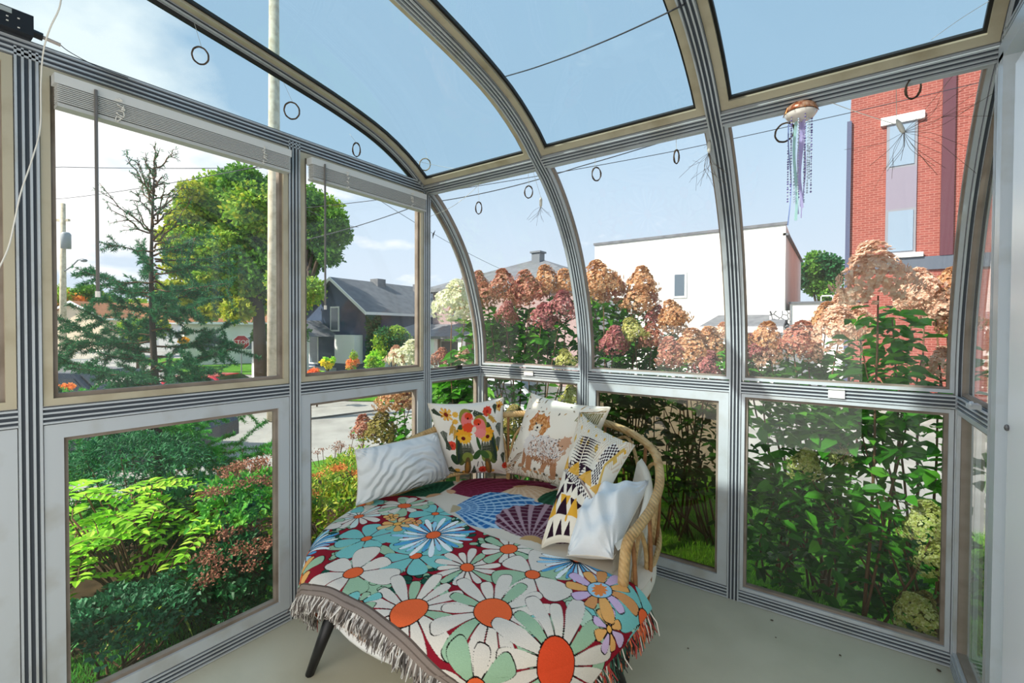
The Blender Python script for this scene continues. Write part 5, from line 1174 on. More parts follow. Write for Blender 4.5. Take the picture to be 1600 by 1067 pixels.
# woven edge: taupe hem along the front
pt.put(Y.ravel() < -.715, '8d8078'); pt.put(np.abs(Y.ravel()+.717) < .0025, '5d524c'); pt.put(np.abs(Y.ravel()+.733) < .0018, '6b5f58')
dn_ = rg.normal(size=pt.c.shape[0])*.03; pt.c = np.clip(pt.c*(1+dn_[:, None]), 0, 1)      # yarn to yarn variation
th_ = empty('daisy_throw', (DC[0], DC[1], .4), 'daisy patterned woven throw in red, teal and cream, fringed, over the daybed front', 'throw')
cloth('cloth', X, Y, .018, THR, pt.c, 1.0, .004, th_)
def fringe(name, X_, Y_, dx, dy, m, L0, n, seed, lean=0):
    """twisted strands hanging from an edge of the cloth"""
    rg = np.random.default_rng(seed); mb = MB(); t = np.linspace(0, 1, n); xs = np.interp(t, np.linspace(0, 1, len(X_)), X_); ys = np.interp(t, np.linspace(0, 1, len(Y_)), Y_)
    A = drape(xs, ys, .016, 1.0); B = drape(xs+dx*.02, ys+dy*.02, .016, 1.0); D_ = nrm(B-A)
    for i in range(n):
        L = L0*rg.uniform(.7, 1.15); d = nrm(D_[i]*.8+V(0, 0, -.9)+rg.normal(size=3)*.38); p0 = A[i]; p1 = p0+d*L*.5; p2 = p1+nrm(d*.6+V(0, 0, -.8)+rg.normal(size=3)*.3)*L*.5
        p1[2] = max(p1[2], .012); p2[2] = max(p2[2], .012)
        mb.tube([p0, p1, p2], [.0030, .0026, .0014], 4, mi=int(rg.integers(0, len(m))), cap=False)
    return mb.build(name, m, th_)
FG = [mat('grey_fringe_yarn', 'b7b3b0', .95), mat('taupe_fringe_yarn', '867b74', .95), mat('pale_fringe_yarn', 'dcd8d2', .95), mat('dark_fringe_yarn', '57504c', .95)]
FC = [mat('red_fringe_yarn', 'a33a35', .95), mat('green_fringe_yarn', '2f5a48', .95), mat('orange_fringe_yarn', 'dd6f46', .95), mat('cream_fringe_yarn', 'd9d0c4', .95), mat('black_fringe_yarn', '26221f', .95)]
ee = np.linspace(0, 1, 60)
fringe('front_fringe', -.78+1.57*ee, np.full(60, -.745), 0, -1, FG, .060, 1500, 1)
fringe('right_fringe', np.full(60, .79), -.745+.665*ee, 1, 0, FC, .070, 700, 2)
fringe('left_fringe', np.full(60, -.78), -.745+.60*ee, -1, 0, FC, .070, 560, 3)
for ch in th_.children:
    if 'fringe' in ch.name: ch['kind'] = 'stuff'

# ------------------------------------------------------------------ cushions
def pillow(name, label, corners, T, paintf, n=150, seed=0, m=None, crease=1.0, cat='cushion', pinch=.09, group=None, sag=0):
    """corners: TL, TR, BR, BL of the front face as seen; front normal points to the viewer"""
    TL, TR, BR, BL = [np.array(q, float) for q in corners]; rg = np.random.default_rng(seed)
    u = np.linspace(-1, 1, n); U, W = np.meshgrid(u, u, indexing='ij')          # U: left to right, W: bottom to top
    nn = nrm(np.cross(TR-BL, TL-BR)); c = (TL+TR+BR+BL)/4
    if np.dot(nn, CAM-c) < 0: nn = -nn
    pu = 1-pinch*(1-W**2); pw_ = 1-pinch*(1-U**2)
    Uu, Ww = U*pu*1.0, W*pw_*1.0
    a, b = (Uu+1)/2, (Ww+1)/2
    B0 = BL*((1-a)*(1-b))[..., None]+BR*(a*(1-b))[..., None]+TL*((1-a)*b)[..., None]+TR*(a*b)[..., None]
    h = T*1.2*np.clip((1-U**2)*(1-W**2), 0, 1)**.5
    ph = rg.uniform(0, 6, 6)
    cr = crease*.0100*(np.sin(3.1*U+5*W+ph[0])*np.sin(6*U-2*W+ph[1])+.6*np.sin(9*U+4*W+ph[2])*np.sin(5*W+ph[3]))*np.clip(h/T, 0, 1)
    corner = crease*.010*np.sin(14*np.arctan2(1-np.abs(U), 1-np.abs(W)))*np.exp(-4*(1-np.abs(U)))*np.exp(-4*(1-np.abs(W)))
    front = B0+nn*(h+cr+corner)[..., None]; bk = B0-nn*(h*.8)[..., None]
    P = np.concatenate([front.reshape(-1, 3), bk.reshape(-1, 3)]); K = n*n
    i, j = np.meshgrid(np.arange(n-1), np.arange(n-1), indexing='ij'); q = (i*n+j).ravel()
    f = np.concatenate([np.stack([q, q+n, q+n+1, q+1], 1), np.stack([q, q+1, q+n+1, q+n], 1)+K])
    e = empty(name, (BL+BR)/2, label, cat, group)
    W_, H_ = np.linalg.norm(TR-TL), np.linalg.norm(TL-BL)
    pt = paintf(U.ravel(), W.ravel()); col = np.concatenate([pt, np.tile(pt.mean(0)*0+np.array(srgb('e8e2d6')), (K, 1))])
    o = mesh_obj('cover', P, f.tolist(), m, e, True, None, col)
    rim_ = np.concatenate([B0[:, 0], B0[-1, :], B0[::-1, -1], B0[0, ::-1]])[::6]
    MB().tube(rim_, .0028, 5, closed=True).build('seam', mat('seam_thread', 'd9d2c4', .9) if 'seam_thread' not in bpy.data.materials else bpy.data.materials['seam_thread'], e)
    return e
PRT = colmat('printed_linen', .9, (500, .3), .15)
def at_r(u, v, z):      # on the line of sight at height z
    o, d = CAM, at(u, v, 1)-CAM; return o+d*((z-o[2])/d[2])
# white lumbar cushion with raised scroll quilting
def white_paint(U, W): return np.tile(np.array(srgb('e4e9ec')), (U.size, 1))
QLT = colmat('quilted_white_plush', .95, None, .1); t_ = QLT.node_tree; wv_ = N(t_, 'ShaderNodeTexWave', wave_type='RINGS'); wv_.inputs['Scale'].default_value = 7.5; wv_.inputs['Distortion'].default_value = 5.5; wv_.inputs['Detail'].default_value = 1.0; wv_.inputs['Detail Scale'].default_value = 1.2
cc_ = N(t_, 'ShaderNodeTexCoord'); bp_ = N(t_, 'ShaderNodeBump'); bp_.inputs['Strength'].default_value = .5; bp_.inputs['Distance'].default_value = .02
t_.links.new(cc_.outputs['Object'], wv_.inputs['Vector']); t_.links.new(wv_.outputs['Fac'], bp_.inputs['Height']); t_.links.new(bp_.outputs[0], t_.nodes['Principled BSDF'].inputs['Normal'])
pillow('lumbar_cushion', 'white oblong cushion with raised scroll quilting, leftmost on the daybed', [(.17, -1.20, .79), (.25, -.70, .80), at_r(706, 745, .505), at_r(556, 790, .50)], .085, white_paint, 130, 1, QLT, .6, pinch=.05)
def parrot_paint(U, W):
    p = Paint(U, W, 'eee9df'); y = lambda v: v
    for (x, z, r) in ((-.62, .78, .16), (.85, .85, .12)): p.flower(x, z, r, r*.35, 9, ['e0a13a', 'edb85a'], '7b2a1c', 0, .5, 'a5702a', 1, .006)
    for (x, z, r) in ((-.38, .80, .08), (-.42, .62, .08), (.70, -.2, .09), (-.55, -.80, .10), (-.35, -.86, .07), (.52, -.86, .06)): p.ell(x, z, r, r*.8, 'e9b24a', .3, wob=.12)
    for (x, z, r) in ((.50, .80, .13), (-.62, -.02, .13), (.22, -.78, .13), (.93, -.72, .1)): p.ell(x, z, r, r*.9, 'df4a35', 0, wob=.06); p.ell(x, z, r*.3, r*.3, 'b83224')
    def fern(x, z, L, ang, c='3f4a3c'):
        for t in np.linspace(0, 1, 11):
            px_, pz_ = x+math.cos(ang)*L*t, z+math.sin(ang)*L*t; w_ = .30*L*(1-t)+.01
            for s in (-1, 1): p.line(px_, pz_, px_+math.cos(ang+s*1.0)*w_, pz_+math.sin(ang+s*1.0)*w_, .012, c)
        p.line(x, z, x+math.cos(ang)*L, z+math.sin(ang)*L, .010, c)
    for q in ((-.15, .84, .26, .1), (.10, .80, .30, -.15), (-.80, .35, .35, -1.5), (-.72, -.15, .3, 1.7), (.80, .45, .35, -1.4), (.78, .1, .35, -1.6), (.72, .92, .22, -1.5), (-.78, -.7, .3, -.6), (-.05, -.95, .3, 1.5), (-.6, -.9, .25, .1), (.9, -.35, .3, -1.6), (-.95, .85, .25, -.5)): fern(*q)
    for (x, z, ro) in ((-.55, .42, 1.1), (.62, .60, -.8), (-.48, .30, 1.3)): p.ell(x, z, .16, .055, 'c79a45', ro, wob=.2)
    p.ell(-.58, -.42, .18, .10, '2f4a33', -1.1); p.ell(-.36, -.36, .05, .12, '2f4a33', .3)
    # two lovebirds
    for sg, cx, hx, hz in ((-1, -.22, -.08, .62), (1, .40, .24, .45)):
        p.ell(cx+sg*.10, -.02, .20, .60, '5d6a36', sg*.16); p.ell(cx+sg*.16, .0, .12, .55, '3f5230', sg*.14); p.ell(cx+sg*.20, -.05, .05, .50, '2f3f3a', sg*.16)
        p.ell(cx-sg*.02, -.10, .15, .35, 'e9e6da', 0)
        for t in range(4): fern(cx-.13+.085*t, -.28, .36, 1.57, '4b5240')
        p.ell(cx-sg*.02, -.38, .17, .16, '8c9a4a', 0); p.ell(cx, -.68, .10, .30, '6b5a38', sg*.1); p.ell(cx-.02, -.74, .05, .22, 'a8763a', sg*.1)
        p.ell(cx+sg*.02, .26, .22, .17, 'f0a42c', 0, wob=.10); p.ell(cx+sg*.02, .16, .17, .12, 'f3b93a', 0, wob=.14)
        p.ell(hx+sg*.03, hz+.08, .19, .22, '8f8a3c', 0); p.ell(hx, hz-.02, .18, .24, 'ee7c78', 0); p.ell(hx+sg*.0, hz-.16, .17, .12, 'e8502f' if sg < 0 else 'f08a86', 0, wob=.08)
        p.ell(hx-sg*.05, hz+.12, .11, .08, 'e04a2c', 0); p.ell(hx-sg*.02, hz+.07, .022, .026, '1a1414'); p.ell(hx-sg*.165, hz-.05, .06, .08, 'e9d9c4', -sg*.5); p.ell(cx+sg*.05, .18, .06, .05, '6a1f20')
    p.ell(.08, -.30, .17, .09, '3f5f34', .9); p.ell(.32, -.32, .17, .09, '4b6d3a', -.7); p.ell(.16, .02, .05, .2, '3f5f34', .2)
    p.line(.10, -.50, .06, -.68, .012, '4a4440'); p.line(.20, -.50, .24, -.66, .012, '4a4440')
    return p.c
pillow('throw_cushion', 'square cushion printed with two lovebirds, ferns and orange flowers', [at_r(668, 630, .975), at_r(787, 621, .985), at_r(794, 741, .505), at_r(690, 745, .50)], .075, parrot_paint, 200, 2, PRT, .7)
def dog_paint(U, W):
    p = Paint(U, W, 'f1ebdd'); rg = np.random.default_rng(6)
    for k in range(150):
        x, z = rg.uniform(-.97, .97), rg.uniform(-.97, .97)
        if max(abs(x), abs(z)) < .72: continue
        ro = rg.uniform(0, PI); L = rg.uniform(.015, .05); p.ell(x, z, L, L*.35, ['8a7a5c', '4b4a3c', 'c39a5a', 'b8825a'][k % 4], ro)
    for k in range(26):
        x = -.95+1.9*k/25; h = rg.uniform(.10, .30); p.line(x, -.97, x+rg.normal()*.04, -.97+h, .006, '9a8a68'); p.ell(x+rg.normal()*.03, -.95+h, .03, .04, ['c98a55', '8f8060', 'd7a56a', '5a5445'][k % 4], 0, wob=.2)
    for q in range(12): p.line(-.9+.02*q, -.8+.035*q, -.72+.02*q, -.86+.05*q, .010, '8a6f52')
    for q in range(12): p.line(.55+.035*q, .86, .50+.04*q, .66-.004*q, .014, '8d8a62'); 
    p.line(.50, .86, .97, .90, .01, '8a6f3a')
    # fluffy small dog: body, legs, head
    hair = lambda x, z, rx, rz, c, n, L, rot0: [p.line(x+rx*math.sqrt(a)*math.cos(b), z+rz*math.sqrt(a)*math.sin(b), x+rx*math.sqrt(a)*math.cos(b)+L*math.cos(rot0+c_), z+rz*math.sqrt(a)*math.sin(b)+L*math.sin(rot0+c_), .007, c[k % len(c)]) for k, (a, b, c_) in enumerate(zip(rg.uniform(0, 1, n), rg.uniform(0, 6.28, n), rg.normal(size=n)*.5))]
    for (x, z, w_, h, ro) in ((-.42, -.42, .06, .26, .05), (-.26, -.50, .085, .26, .12), (.16, -.44, .07, .24, -.2), (.38, -.50, .075, .28, .05)): p.ell(x, z, w_, h, 'b98561', ro, wob=.05)
    for (x, z) in ((-.46, -.66), (-.33, -.74), (.10, -.66), (.36, -.77)): p.ell(x, z, .085, .05, 'c49470', .1)
    p.ell(.05, -.10, .48, .34, 'c9a487', -.1, wob=.05); p.ell(.04, -.06, .44, .30, 'dcd6d2', -.1, wob=.05); p.ell(.48, .12, .13, .20, 'd3a88a', -.6, wob=.12)
    p.ell(-.28, -.02, .22, .34, 'e2dcd6', 0, wob=.08)
    hair(.05, -.12, .44, .30, ['b98561', 'efe9e2', 'a8754f', 'cfc4bb', 'f6f2ec'], 260, .07, -1.3); hair(.1, -.34, .34, .10, ['a06d48', 'c39070', '8c5f42'], 90, .08, -1.5)
    for k in range(46): p.ell(rg.uniform(-.38, .45), rg.uniform(-.28, .22), .013, .016, '3a3230', rg.uniform(0, 3))
    p.ell(-.30, .42, .30, .27, 'c98a52', 0, wob=.07)
    for sg in (-1, 1): p.poly([(-.30+sg*.09, .60), (-.30+sg*.18, .71), (-.30+sg*.26, .52)], 'b5703c'); p.poly([(-.30+sg*.14, .58), (-.30+sg*.18, .665), (-.30+sg*.225, .55)], 'd99a78')
    hair(-.30, .42, .27, .23, ['e0a468', 'b5703c', 'edc28e', 'a4602f'], 170, .06, -1.4)
    p.ell(-.32, .34, .13, .11, 'efe2cd', 0, wob=.06); p.ell(-.32, .22, .16, .07, 'f0e8dc', 0, wob=.1)
    for sg in (-1, 1): p.ell(-.31+sg*.10, .44, .028, .03, '1a1210'); p.ell(-.305+sg*.10, .45, .008, .008, 'f5f5f5')
    p.ell(-.325, .36, .038, .028, '1a1210'); p.line(-.325, .34, -.325, .29, .006, '3a2a20'); p.line(-.37, .285, -.28, .285, .007, '3a2a20')
    return p.c
pillow('throw_cushion', 'large cream cushion printed with a small fluffy ginger and white dog', [at_r(830, 614, 1.02), at_r(954, 636, 1.005), at_r(915, 775, .51), at_r(785, 738, .505)], .085, dog_paint, 220, 3, PRT, 1.0)
def aztec_paint(U, W):
    p = Paint(U, W, 'eee6d6'); G = 'e0a93a'; K = '2b1626'; g2 = 'd8b25c'; g3 = 'dcc7ad'
    k = np.abs(((U*1.0+W*.25)*3.1) % 1-.5)+np.abs((W*2.0) % 1-.5)
    up = W > .28; p.put(up & ((k*5.2) % 1 < .42), g3); p.put(up & (k > .80), g2); p.put(up & (k < .12), G)
    # zigzag feathers
    for t in range(15):
        z = .62-.055*t; p.poly([(-.18, z), (.30, z+.02), (-.16, z-.04)], K); p.poly([(-.22, z), (-.60, z-.03), (-.22, z-.045)], K)
    for i, z in enumerate((.10, -.08, -.26)):
        for x in (-.55, -.28, 0, .27): p.poly([(x, z), (x+.14, z-.15), (x-.14, z-.15)] if (i+int(x*10)) % 2 else [(x-.14, z), (x+.14, z), (x, z-.15)], K)
    # dotted ribbon
    def ribbon(x0, z0, x1, z1, w_):
        d = np.array([x1-x0, z1-z0]); L = np.hypot(*d); d = d/L; x, y = p.U-x0, p.V-z0; t = x*d[0]+y*d[1]; n_ = -x*d[1]+y*d[0]
        ins = (t > 0) & (t < L) & (np.abs(n_) < w_); p.put(ins, 'efe9df'); p.put(ins & (np.sin(t*60)*np.sin(n_*75) > 0) & (np.abs(n_) < w_*.9), K)
    ribbon(.72, .75, .52, .30, .14); ribbon(.52, .32, .62, -.12, .14)
    p.line(.90, .80, .70, .28, .03, g2); p.line(.70, .28, .84, -.15, .03, g2)
    ribbon(-.95, .02, .85, -.42, .045); p.line(-.95, .11, .85, -.33, .02, 'a8958c')
    for x in (-.85, -.25, .35, .9): p.poly([(x-.32, -.10-x*.12), (x+.28, -.14-x*.12), (x, .12-x*.1)], G, .9)
    for i, x in enumerate((-.75, -.25, .25, .75)):
        p.poly([(x-.25, -.45-x*.1), (x+.25, -.47-x*.1), (x, -.70)], G if i % 2 else K); p.poly([(x, -.45), (x+.25, -.70), (x-.25, -.70)], K if i % 2 else G)
    for i, x in enumerate((-.6, -.2, .2, .6)): p.poly([(x-.16, -.95), (x+.16, -.95), (x, -.76)], K)
    p.ell(0, -.74, .05, .05, G)
    return p.c
pillow('throw_cushion', 'cushion with gold and dark purple geometric weave leaning on the right side of the daybed', [(1.05, -.46, .97), (1.385, -.56, .865), (1.325, -.98, .53), (1.165, -1.03, .50)], .075, aztec_paint, 220, 4, PRT, .9)
pillow('throw_cushion', 'plain rumpled white cushion wedged against the right arm of the daybed', [(1.24, -.78, .665), (1.475, -.60, .72), (1.475, -1.02, .545), (1.30, -1.05, .52)], .095, white_paint, 120, 5, colmat('white_cotton', .9, (160, .25), .15), 2.2, pinch=.04)
# ------------------------------------------------------------------ small things inside the sunroom
def at_p(u, v, ax, val):      # on the line of sight where a coordinate has a given value
    o, d = CAM, at(u, v, 1)-CAM; return o+d*((val-o[ax])/d[ax])
BLD = mat('white_blind_slat', 'dcdcd8', .5); BLS = mat('grey_blind_rail', 'c2c2be', .45); CRD = mat('white_cord', 'e8e4da', .7); CLR = mat('grey_tilt_wand', '6b6763', .3, spec=.8)
def blind(label, y0, y1, zt, wand_y, wand_z, cords):
    e = empty('venetian_blind', (.055, (y0+y1)/2, zt), label, 'blind', 'raised blinds on the left gable windows')
    MB().box((.058, (y0+y1)/2, zt-.018), (.045, y1-y0, .032)).build('headrail', BLD, e)
    for k in range(9): MB().box((.060, (y0+y1)/2, zt-.040-k*.0062), (.044, (y1-y0)-.012, .0022)).build('slat', BLD, e)
    MB().box((.060, (y0+y1)/2, zt-.102), (.044, (y1-y0)-.012, .012)).build('bottom_rail', BLS, e)
    for y in cords:
        rg = np.random.default_rng(int(abs(y)*100)); mb = MB()
        for q in range(4): mb.tube(catm([V(.086, y+rg.uniform(-.012, .012), zt-.03-.022*q+rg.uniform(-.01, .01)) for _ in range(6)], 3), .0016, 4)
        mb.build('ladder_cord', CRD, e)
    MB().tube([(.088, wand_y, zt-.02), (.088, wand_y, wand_z)], .0052, 6).build('tilt_wand', CLR, e)
    MB().tube([(.088, wand_y, wand_z+.004), (.088, wand_y, wand_z-.016)], .0075, 6).build('wand_tip', CRD, e)
blind('raised white venetian blind with long tilt wand, nearer and wider one', -2.265, -1.475, 2.225, -2.165, 1.52, [-2.10, -1.60])
blind('raised white venetian blind with short tilt wand, further and narrower one', -1.375, -.62, 2.225, -1.31, 1.51, [-1.18, -.74])
# vine rings on threads
VIN = mat('dark_vine_twig', '5a4a3a', .8, noise=(60, '3b2f25', .4, .7)); THD = mat('fine_white_thread', 'cfcabd', .8)
where = ['nearest the camera on the left gable rib', 'second along the left gable rib', 'third along the left gable rib, small and turned edge-on', 'pale one at the top of the front corner', 'first along the purlin beyond the corner, teardrop shaped',
         'just left of the second curved rib', 'just right of the second curved rib, tilted', 'narrow one left of the third curved rib', 'beside the shell suncatcher', 'largest looking one before the red brick building']
rings = [(313, 87, 12, 0, .15, 0, .12), (456, 173, 12, 0, .12, .2, .13), (557, 234, 10, .9, 0, 0, .11), (664, 257, 9, .1, .5, 1, .0), (748, 325, 9, .95, .1, 2, 0), (826, 300, 9, .7, .15, 2, 0), (932, 272, 10, .75, -.4, 2, 0), (1057, 245, 10, 1.15, -.1, 2, 0), (1226, 207, 14, .15, .6, 2, 0), (1427, 138, 15, .85, .25, 2, 0)]
for k, (u, v, rp, yaw, tilt, md, xoff) in enumerate(rings):
    c = at_p(u, v, 0, xoff) if md < 1 and k < 3 else at_p(u, v, 1, -.535)
    if k == 3: c = at_p(u, v, 0, .05)
    dep = float(np.dot(c-CAM, cF)); R_ = rp*dep/FPX; vd = nrm(c-CAM); sd = nrm(np.cross(vd, Z1)); up = np.cross(sd, vd)
    sd2 = nrm(sd*math.cos(yaw)+vd*math.sin(yaw)); up2 = nrm(up*math.cos(tilt)+sd2*math.sin(tilt)); sd3 = nrm(sd2-up2*np.dot(sd2, up2))
    e = empty('vine_ring', c, 'twisted vine ring on a thread, '+where[k], 'ring', 'vine rings hung along the frame')
    a = np.arange(40)*2*PI/40; mb = MB()
    for q in range(3):
        rr_q = R_*(1+.05*np.sin(a*3+q*2.1)); off = .0022*np.cos(a*7+q*2.1); P = c+rr_q[:, None]*np.cos(a)[:, None]*sd3*(.9)+rr_q[:, None]*np.sin(a)[:, None]*up2+np.cross(sd3, up2)*off[:, None]
        mb.tube(P, .0021, 5, closed=True)
    mb.build('twig_hoop', mat('pale_vine_twig', 'b09a78', .8) if k == 3 else VIN, e, True)
    topz = HP+.035 if md == 2 else (c[2]+.075)
    tp = c+up2*R_
    hook = V(c[0], -.545, HP-.02) if md == 2 else V(.04, c[1]+.01, c[2]+.16 if k < 2 else c[2]+.10)
    MB().tube([tp, hook], .0009, 4).build('thread', THD, e)
# jellyfish suncatcher: wire and shell dome, bead strands, lilac ribbons
c = at_p(1251, 178, 1, -.545); e = empty('suncatcher', c, 'jellyfish suncatcher with copper shell dome and long beaded lilac strands', 'suncatcher')
COP = mat('copper_shell', 'a0532f', .3, .4, noise=(40, 'd9a98a', .45, .6), spec=.8); GLB = mat('clear_bead', 'b9c6d6', .1, spec=1.0); LILM = leafmat('lilac_ribbon', ['d8cdf0', 'e0d8f4', 'cabfe8'], .6, .4); TEA = leafmat('aqua_ribbon', ['cdeeea', 'd8f3ee'], .6, .4)
R_ = .055; mb = MB()
MB().lathe(c, [(.004, .048), (.030, .042), (.050, .026), (.056, .008), (.054, .004), (.046, .022), (.028, .036), (.004, .042)], 24).build('dome', COP, e, True)
MB().lathe(c+V(0, 0, -.002), [(.003, -.026), (.024, -.024), (.044, -.014), (.055, .002), (.053, .004), (.040, -.008), (.003, -.018)], 24).build('dome_lower_shell', mat('clear_shell_bowl', 'e6d9cf', .15, spec=1.0), e, True)
for k in range(10):
    a = k*2*PI/10; MB().tube([c+V(math.cos(a)*.058*s, math.sin(a)*.058*s, .048*math.sqrt(max(0, 1-s*s))) for s in np.linspace(0, 1, 7)], .0014, 4).build('dome_rib', mat('copper_wire', 'b5713f', .3, .8) if k == 0 else bpy.data.materials['copper_wire'], e)
rg = np.random.default_rng(12)
for k in range(11):
    a = k*2*PI/11; r0 = .030+.012*(k % 2); p = c+V(math.cos(a)*r0, math.sin(a)*r0, -.018); L = rg.uniform(.20, .35) if k != 3 else .30
    mb = MB(); mb.tube([p, p-V(0, 0, L)], .0006, 4)
    o = mb.build('strand', THD, e); bd = MB(); z = 0
    while z < L:
        bd.ball(p-V(0, 0, z), rg.uniform(.0022, .0042), 6); z += rg.uniform(.007, .014)
    b_ = bd.build('beads', [GLB, mat('violet_bead', '6a5aa0', .2, spec=.9) if k == 0 else bpy.data.materials['violet_bead']][k % 2], e, True); b_['kind'] = 'stuff'
for k, (dx, dy, L, m_) in enumerate(((-.004, .004, .36, LILM), (.006, -.006, .34, LILM), (.0, .012, .33, LILM), (-.014, -.004, .385, TEA), (-.034, .0, .40, mat('grey_blue_ribbon', '7f8fc0', .5)), (.012, .010, .375, LILM))):
    n = 16; t = np.linspace(0, 1, n); w_ = .0048 if k < 4 else .002; wx = .006*np.sin(t*6+k)
    P = np.concatenate([[c+V(dx+wx[i]-w_, dy, -.02-L*t[i]+.0), c+V(dx+wx[i]+w_, dy+.002*math.sin(i), -.02-L*t[i])] for i in range(n)])
    P = np.concatenate([P, P+V(0, .0008, 0)]); fs = [(2*i, 2*i+1, 2*i+3, 2*i+2) for i in range(n-1)]+[(2*n+2*i, 2*n+2*i+2, 2*n+2*i+3, 2*n+2*i+1) for i in range(n-1)]
    mesh_obj('ribbon', P, fs, m_, e, True)
# hanging air plants: white holder with wiry roots
def airplant(label, c, n, L, seed, dirs):
    rg = np.random.default_rng(seed); e = empty('air_plant', c, label, 'plant', 'dried air plants hung in the sunroom')
    ax = nrm(V(.35, .0, -.9)) if seed == 1 else V(0, 0, -1)
    hd = [c-ax*.035, c-ax*.02, c+ax*.01, c+ax*.02]; MB().tube(hd, [.003, .0085, .008, .004], 10).build('holder', mat('white_ceramic_holder', 'd6d2c8', .4) if 'white_ceramic_holder' not in bpy.data.materials else bpy.data.materials['white_ceramic_holder'], e, True)
    mb = MB()
    for k in range(n):
        d = nrm(np.array(dirs[k % len(dirs)], float)+rg.normal(size=3)*.35); d2 = nrm(d+V(rg.normal()*.4, rg.normal()*.2, rg.normal()*.4)); l = L*rg.uniform(.4, 1.1); p0 = c+ax*.018
        pts = catm([p0, p0+d*l*.35, p0+(d+d2)*l*.35, p0+(d+2*d2)*l*.33], 4); pts[:, 1] = np.minimum(pts[:, 1], -.05-.5*np.maximum(pts[:, 2]-1.9, 0)); mb.tube(pts, .0006, 4)
        if rg.random() < .5: q = pts[6]; mb.tube([q, q+nrm(d2+rg.normal(size=3)*.6)*l*.3], .0005, 3)
    o = mb.build('dry_roots', VIN, e); o['kind'] = 'stuff'
    MB().tube([c-ax*.035, V(c[0]-.02, -.54, HP+.02)], .0009, 4).build('thread', THD, e)
airplant('dried air plant in a white holder with long wiry roots before the red brick building', at_p(1408, 200, 1, -.50), 20, .27, 1, [(.8, 0, .5), (.9, 0, .25), (-.3, 0, -.8), (.2, 0, -.9), (.9, 0, -.2), (.6, 0, -.6), (-.4, 0, -.8)])
airplant('dried air plant hanging beside the third curved rib', at_p(1108, 232, 1, -.50), 16, .20, 2, [(-.7, 0, -.8), (.3, 0, -.9), (.1, 0, -1), (-.4, 0, -.5)])
airplant('small dried air plant hanging beside the second curved rib', at_p(845, 318, 1, -.46), 10, .12, 3, [(.1, 0, -1), (-.4, 0, -.6), (.4, 0, -.9)])
o = MB().tube([at_p(676, 373, 0, .05), at_p(677, 366, 0, .05), at_p(680, 360, 0, .05)], [.001, .005, .001], 6).build('hanging_feather', BLK); tag(o, 'tiny black feather hanging in the quarter round window by the corner', 'feather')
# twine strung along the purlin and the gable head
def cord(label, pts, r=.0013, m=CRD, name='twine'):
    o = MB().tube(catm(pts, 6), r, 5).build(name, m, None, True); tag(o, label, 'cord'); return o
PY = -.545
cord('pale twine sagging along the purlin by the front corner', [at_p(645, 250, 0, .05), at_p(700, 262, 1, PY), at_p(760, 268, 1, PY), at_p(840, 262, 1, PY)])
cord('thin twine dropping from the purlin to the left gable post', [at_p(762, 270, 1, PY), at_p(745, 292, 1, PY), at_p(708, 322, 1, PY), at_p(672, 338, 0, .04)])
cord('loop of twine on the purlin between second and third ribs', [at_p(975, 218, 1, PY-.02), at_p(985, 224, 1, PY-.02), at_p(1000, 222, 1, PY-.02), at_p(1012, 208, 1, PY-.02)])
cord('twine tied from the third rib across the purlin to the suncatcher', [at_p(1100, 200, 1, PY), at_p(1132, 182, 1, PY-.02), at_p(1135, 158, 1, PY-.03), at_p(1200, 156, 1, PY-.03), at_p(1252, 146, 1, PY-.02)])
cord('twine running from the suncatcher up to the last vine ring', [at_p(1252, 146, 1, PY), at_p(1290, 128, 1, PY-.03), at_p(1360, 104, 1, PY-.04), at_p(1418, 86, 1, PY-.03), at_p(1432, 112, 1, PY)])
cord('twine from the suncatcher to the white air plant holder', [at_p(1262, 146, 1, PY), at_p(1330, 172, 1, -.53), at_p(1398, 194, 1, -.50)])
cord('loose twine crossing the roof glass at the upper right', [at_p(1455, 62, 1, -.62), at_p(1500, 30, 1, -.75), at_p(1545, 2, 1, -.9)], .0008)
cord('white cord hanging down in front of the first gable post at the left', [at_p(98, -25, 0, .20), at_p(93, 12, 0, .19), at_p(78, 45, 0, .16), at_p(68, 80, 0, .12), at_p(64, 130, 0, .09), at_p(63, 200, 0, .09), at_p(50, 250, 0, .10), at_p(33, 300, 0, .11), at_p(22, 350, 0, .12), at_p(12, 390, 0, .13), at_p(-12, 440, 0, .14)], .0022, CRD, 'white_string')
# small electric box on the gable head beam with its plug and cable
bx = V(.055, -2.365, 2.345); e = empty('light_controller', bx, 'small black electronic box with green light lying on the gable head beam', 'electronics')
MB().box(bx, (.045, .11, .062)).build('case', mat('black_plastic_case', '15161b', .35), e)
MB().box(bx+V(.024, -.02, .020), (.003, .055, .014)).build('label_plate', mat('grey_label_plate', 'a9b0ae', .4), e)
MB().box(bx+V(.0245, -.035, -.002), (.004, .018, .012)).build('green_display', mat('green_display', '1f9a6a', .2), e)
for dy, dz in ((-.002, .001), (.022, .006), (-.002, -.012), (.022, -.022)): MB().box(bx+V(.0235, dy, dz), (.002, .005, .003)).build('white_mark', CRD, e)
MB().tube([bx+V(0, .055, -.012), bx+V(0, .078, -.014)], .012, 10).build('plug', bpy.data.materials['black_plastic_case'], e)
MB().tube([bx+V(0, .078, -.014), bx+V(0, .12, -.018)], .006, 8).build('clear_connector', mat('clear_connector_plastic', 'b9aea6', .3), e)
cord('thin dark cable running from the black box along the head beam', [bx+V(0, .12, -.018), at_p(110, 82, 0, .06), at_p(150, 103, 0, .05), at_p(200, 122, 0, .04)], .0014, WIR, 'box_cable')
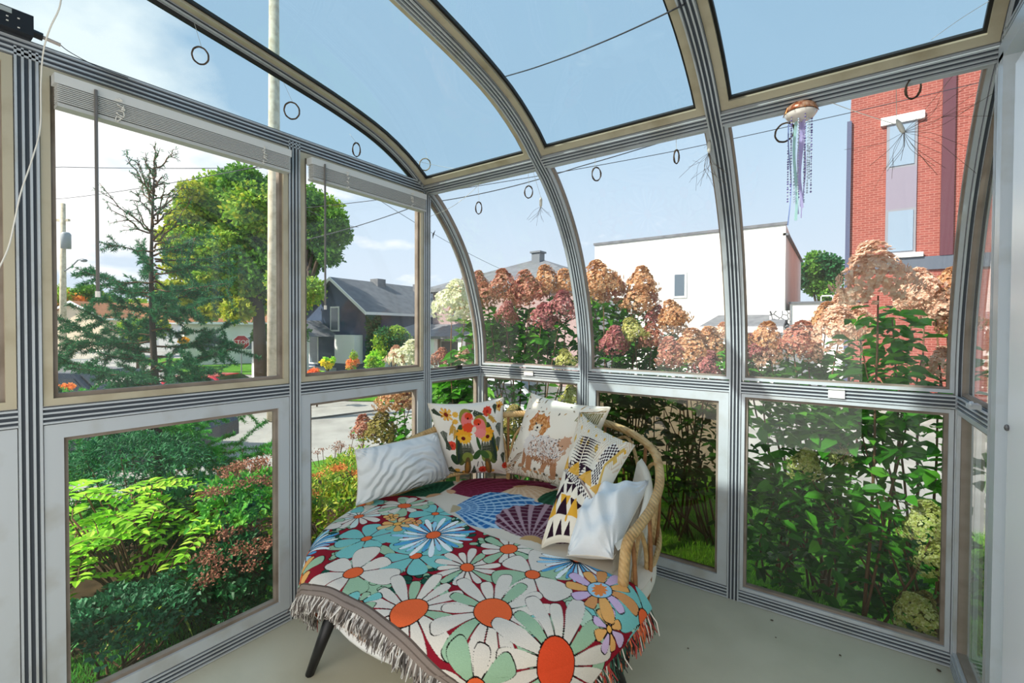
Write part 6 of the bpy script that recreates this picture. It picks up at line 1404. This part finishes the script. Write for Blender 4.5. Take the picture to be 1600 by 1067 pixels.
# clips and latch on the mid rail
CLP = mat('white_plastic_clip', 'eceae4', .4)
def clip(label, x0, x1, z0, z1):
    mb = MB(); mb.box(((x0+x1)/2, -.034, (z0+z1)/2), (x1-x0, .006, z1-z0)); mb.box(((x0+x1)/2, -.022, z1), (x1-x0, .03, .006)); o = mb.build('rail_clip', CLP); tag(o, label, 'clip', 'white clips on the front mid rail')
p0, p1 = at_p(819, 580, 1, -.034), at_p(833, 587, 1, -.034); clip('small white plastic clip on the mid rail above the cushions', p0[0], p1[0], p1[2], p0[2])
p0, p1 = at_p(1294, 608, 1, -.034), at_p(1320, 623, 1, -.034); clip('larger white plastic clip on the mid rail at the right', p0[0], p1[0], p1[2], p0[2])
e = empty('window_latch', (.035, -.27, 1.15), 'small black latch on the mid rail by the front corner', 'latch')
MB().box((.036, -.27, 1.142), (.014, .05, .024)).build('latch_body', BLK, e); MB().bar((.04, -.30, 1.146), (.04, -.40, 1.142), V(.002, 0, 0), V(0, 0, .003)).build('latch_lever', BLK, e)
e = empty('window_crank', (2.535, -.40, 1.15), 'metal crank handle on the right gable mid rail', 'handle')
MB().box((2.535, -.42, 1.143), (.03, .06, .016)).build('crank_base', ALU, e); MB().tube([(2.53, -.42, 1.155), (2.52, -.47, 1.16), (2.515, -.50, 1.156)], .006, 8).build('crank_arm', ALU, e, True)
# tiny debris on the floor
for k, (u, v, s) in enumerate(((1206, 969, .007), (1212, 996, .004), (1313, 1024, .006), (1467, 1048, .010), (1075, 1013, .004))):
    p = at_p(u, v, 2, .0035); mb = MB(); mb.ball(p+V(0, 0, s*.2), (s, s*.6, s*.45), 6, jit=.35, seed=k); o = mb.build('dry_leaf_crumb', VIN)
    tag(o, ['brown crumb on the floor below the third rib', 'tiny speck just below the brown floor crumb', 'small brown speck in the middle of the right floor', 'curled dead leaf bit by the right front corner', 'tiny brown speck on the floor beside the throw'][k], 'debris')
p = at_p(1312, 1026, 2, .0)
# faint white lettering stuck on the glass, too worn to read
def decal(label, u0, v0, u1, v1, n, h, x, seed):
    rg = np.random.default_rng(seed); mb = MB()
    for k in range(n):
        t = (k+.5)/n; c = at_p(u0+(u1-u0)*t, v0+(v1-v0)*t, 0, x)
        for q in range(3):
            a = c+V(0, rg.uniform(-.5, .5)*h*.5, rg.uniform(-.5, .5)*h); b = a+V(0, rg.uniform(-1, 1)*h*.4, rg.uniform(-1, 1)*h*.5); mb.bar(a, b, V(.0003, 0, 0), V(0, h*.05, h*.06))
    o = mb.build('window_decal', CRD); tag(o, label, 'decal')
decal('worn white lettering on the glass just above the mid rail, left gable', 148, 599, 206, 590, 8, .014, .002, 3)
decal('tiny worn white lettering at the top left of the lower left window', 95, 674, 115, 672, 5, .010, .002, 4)
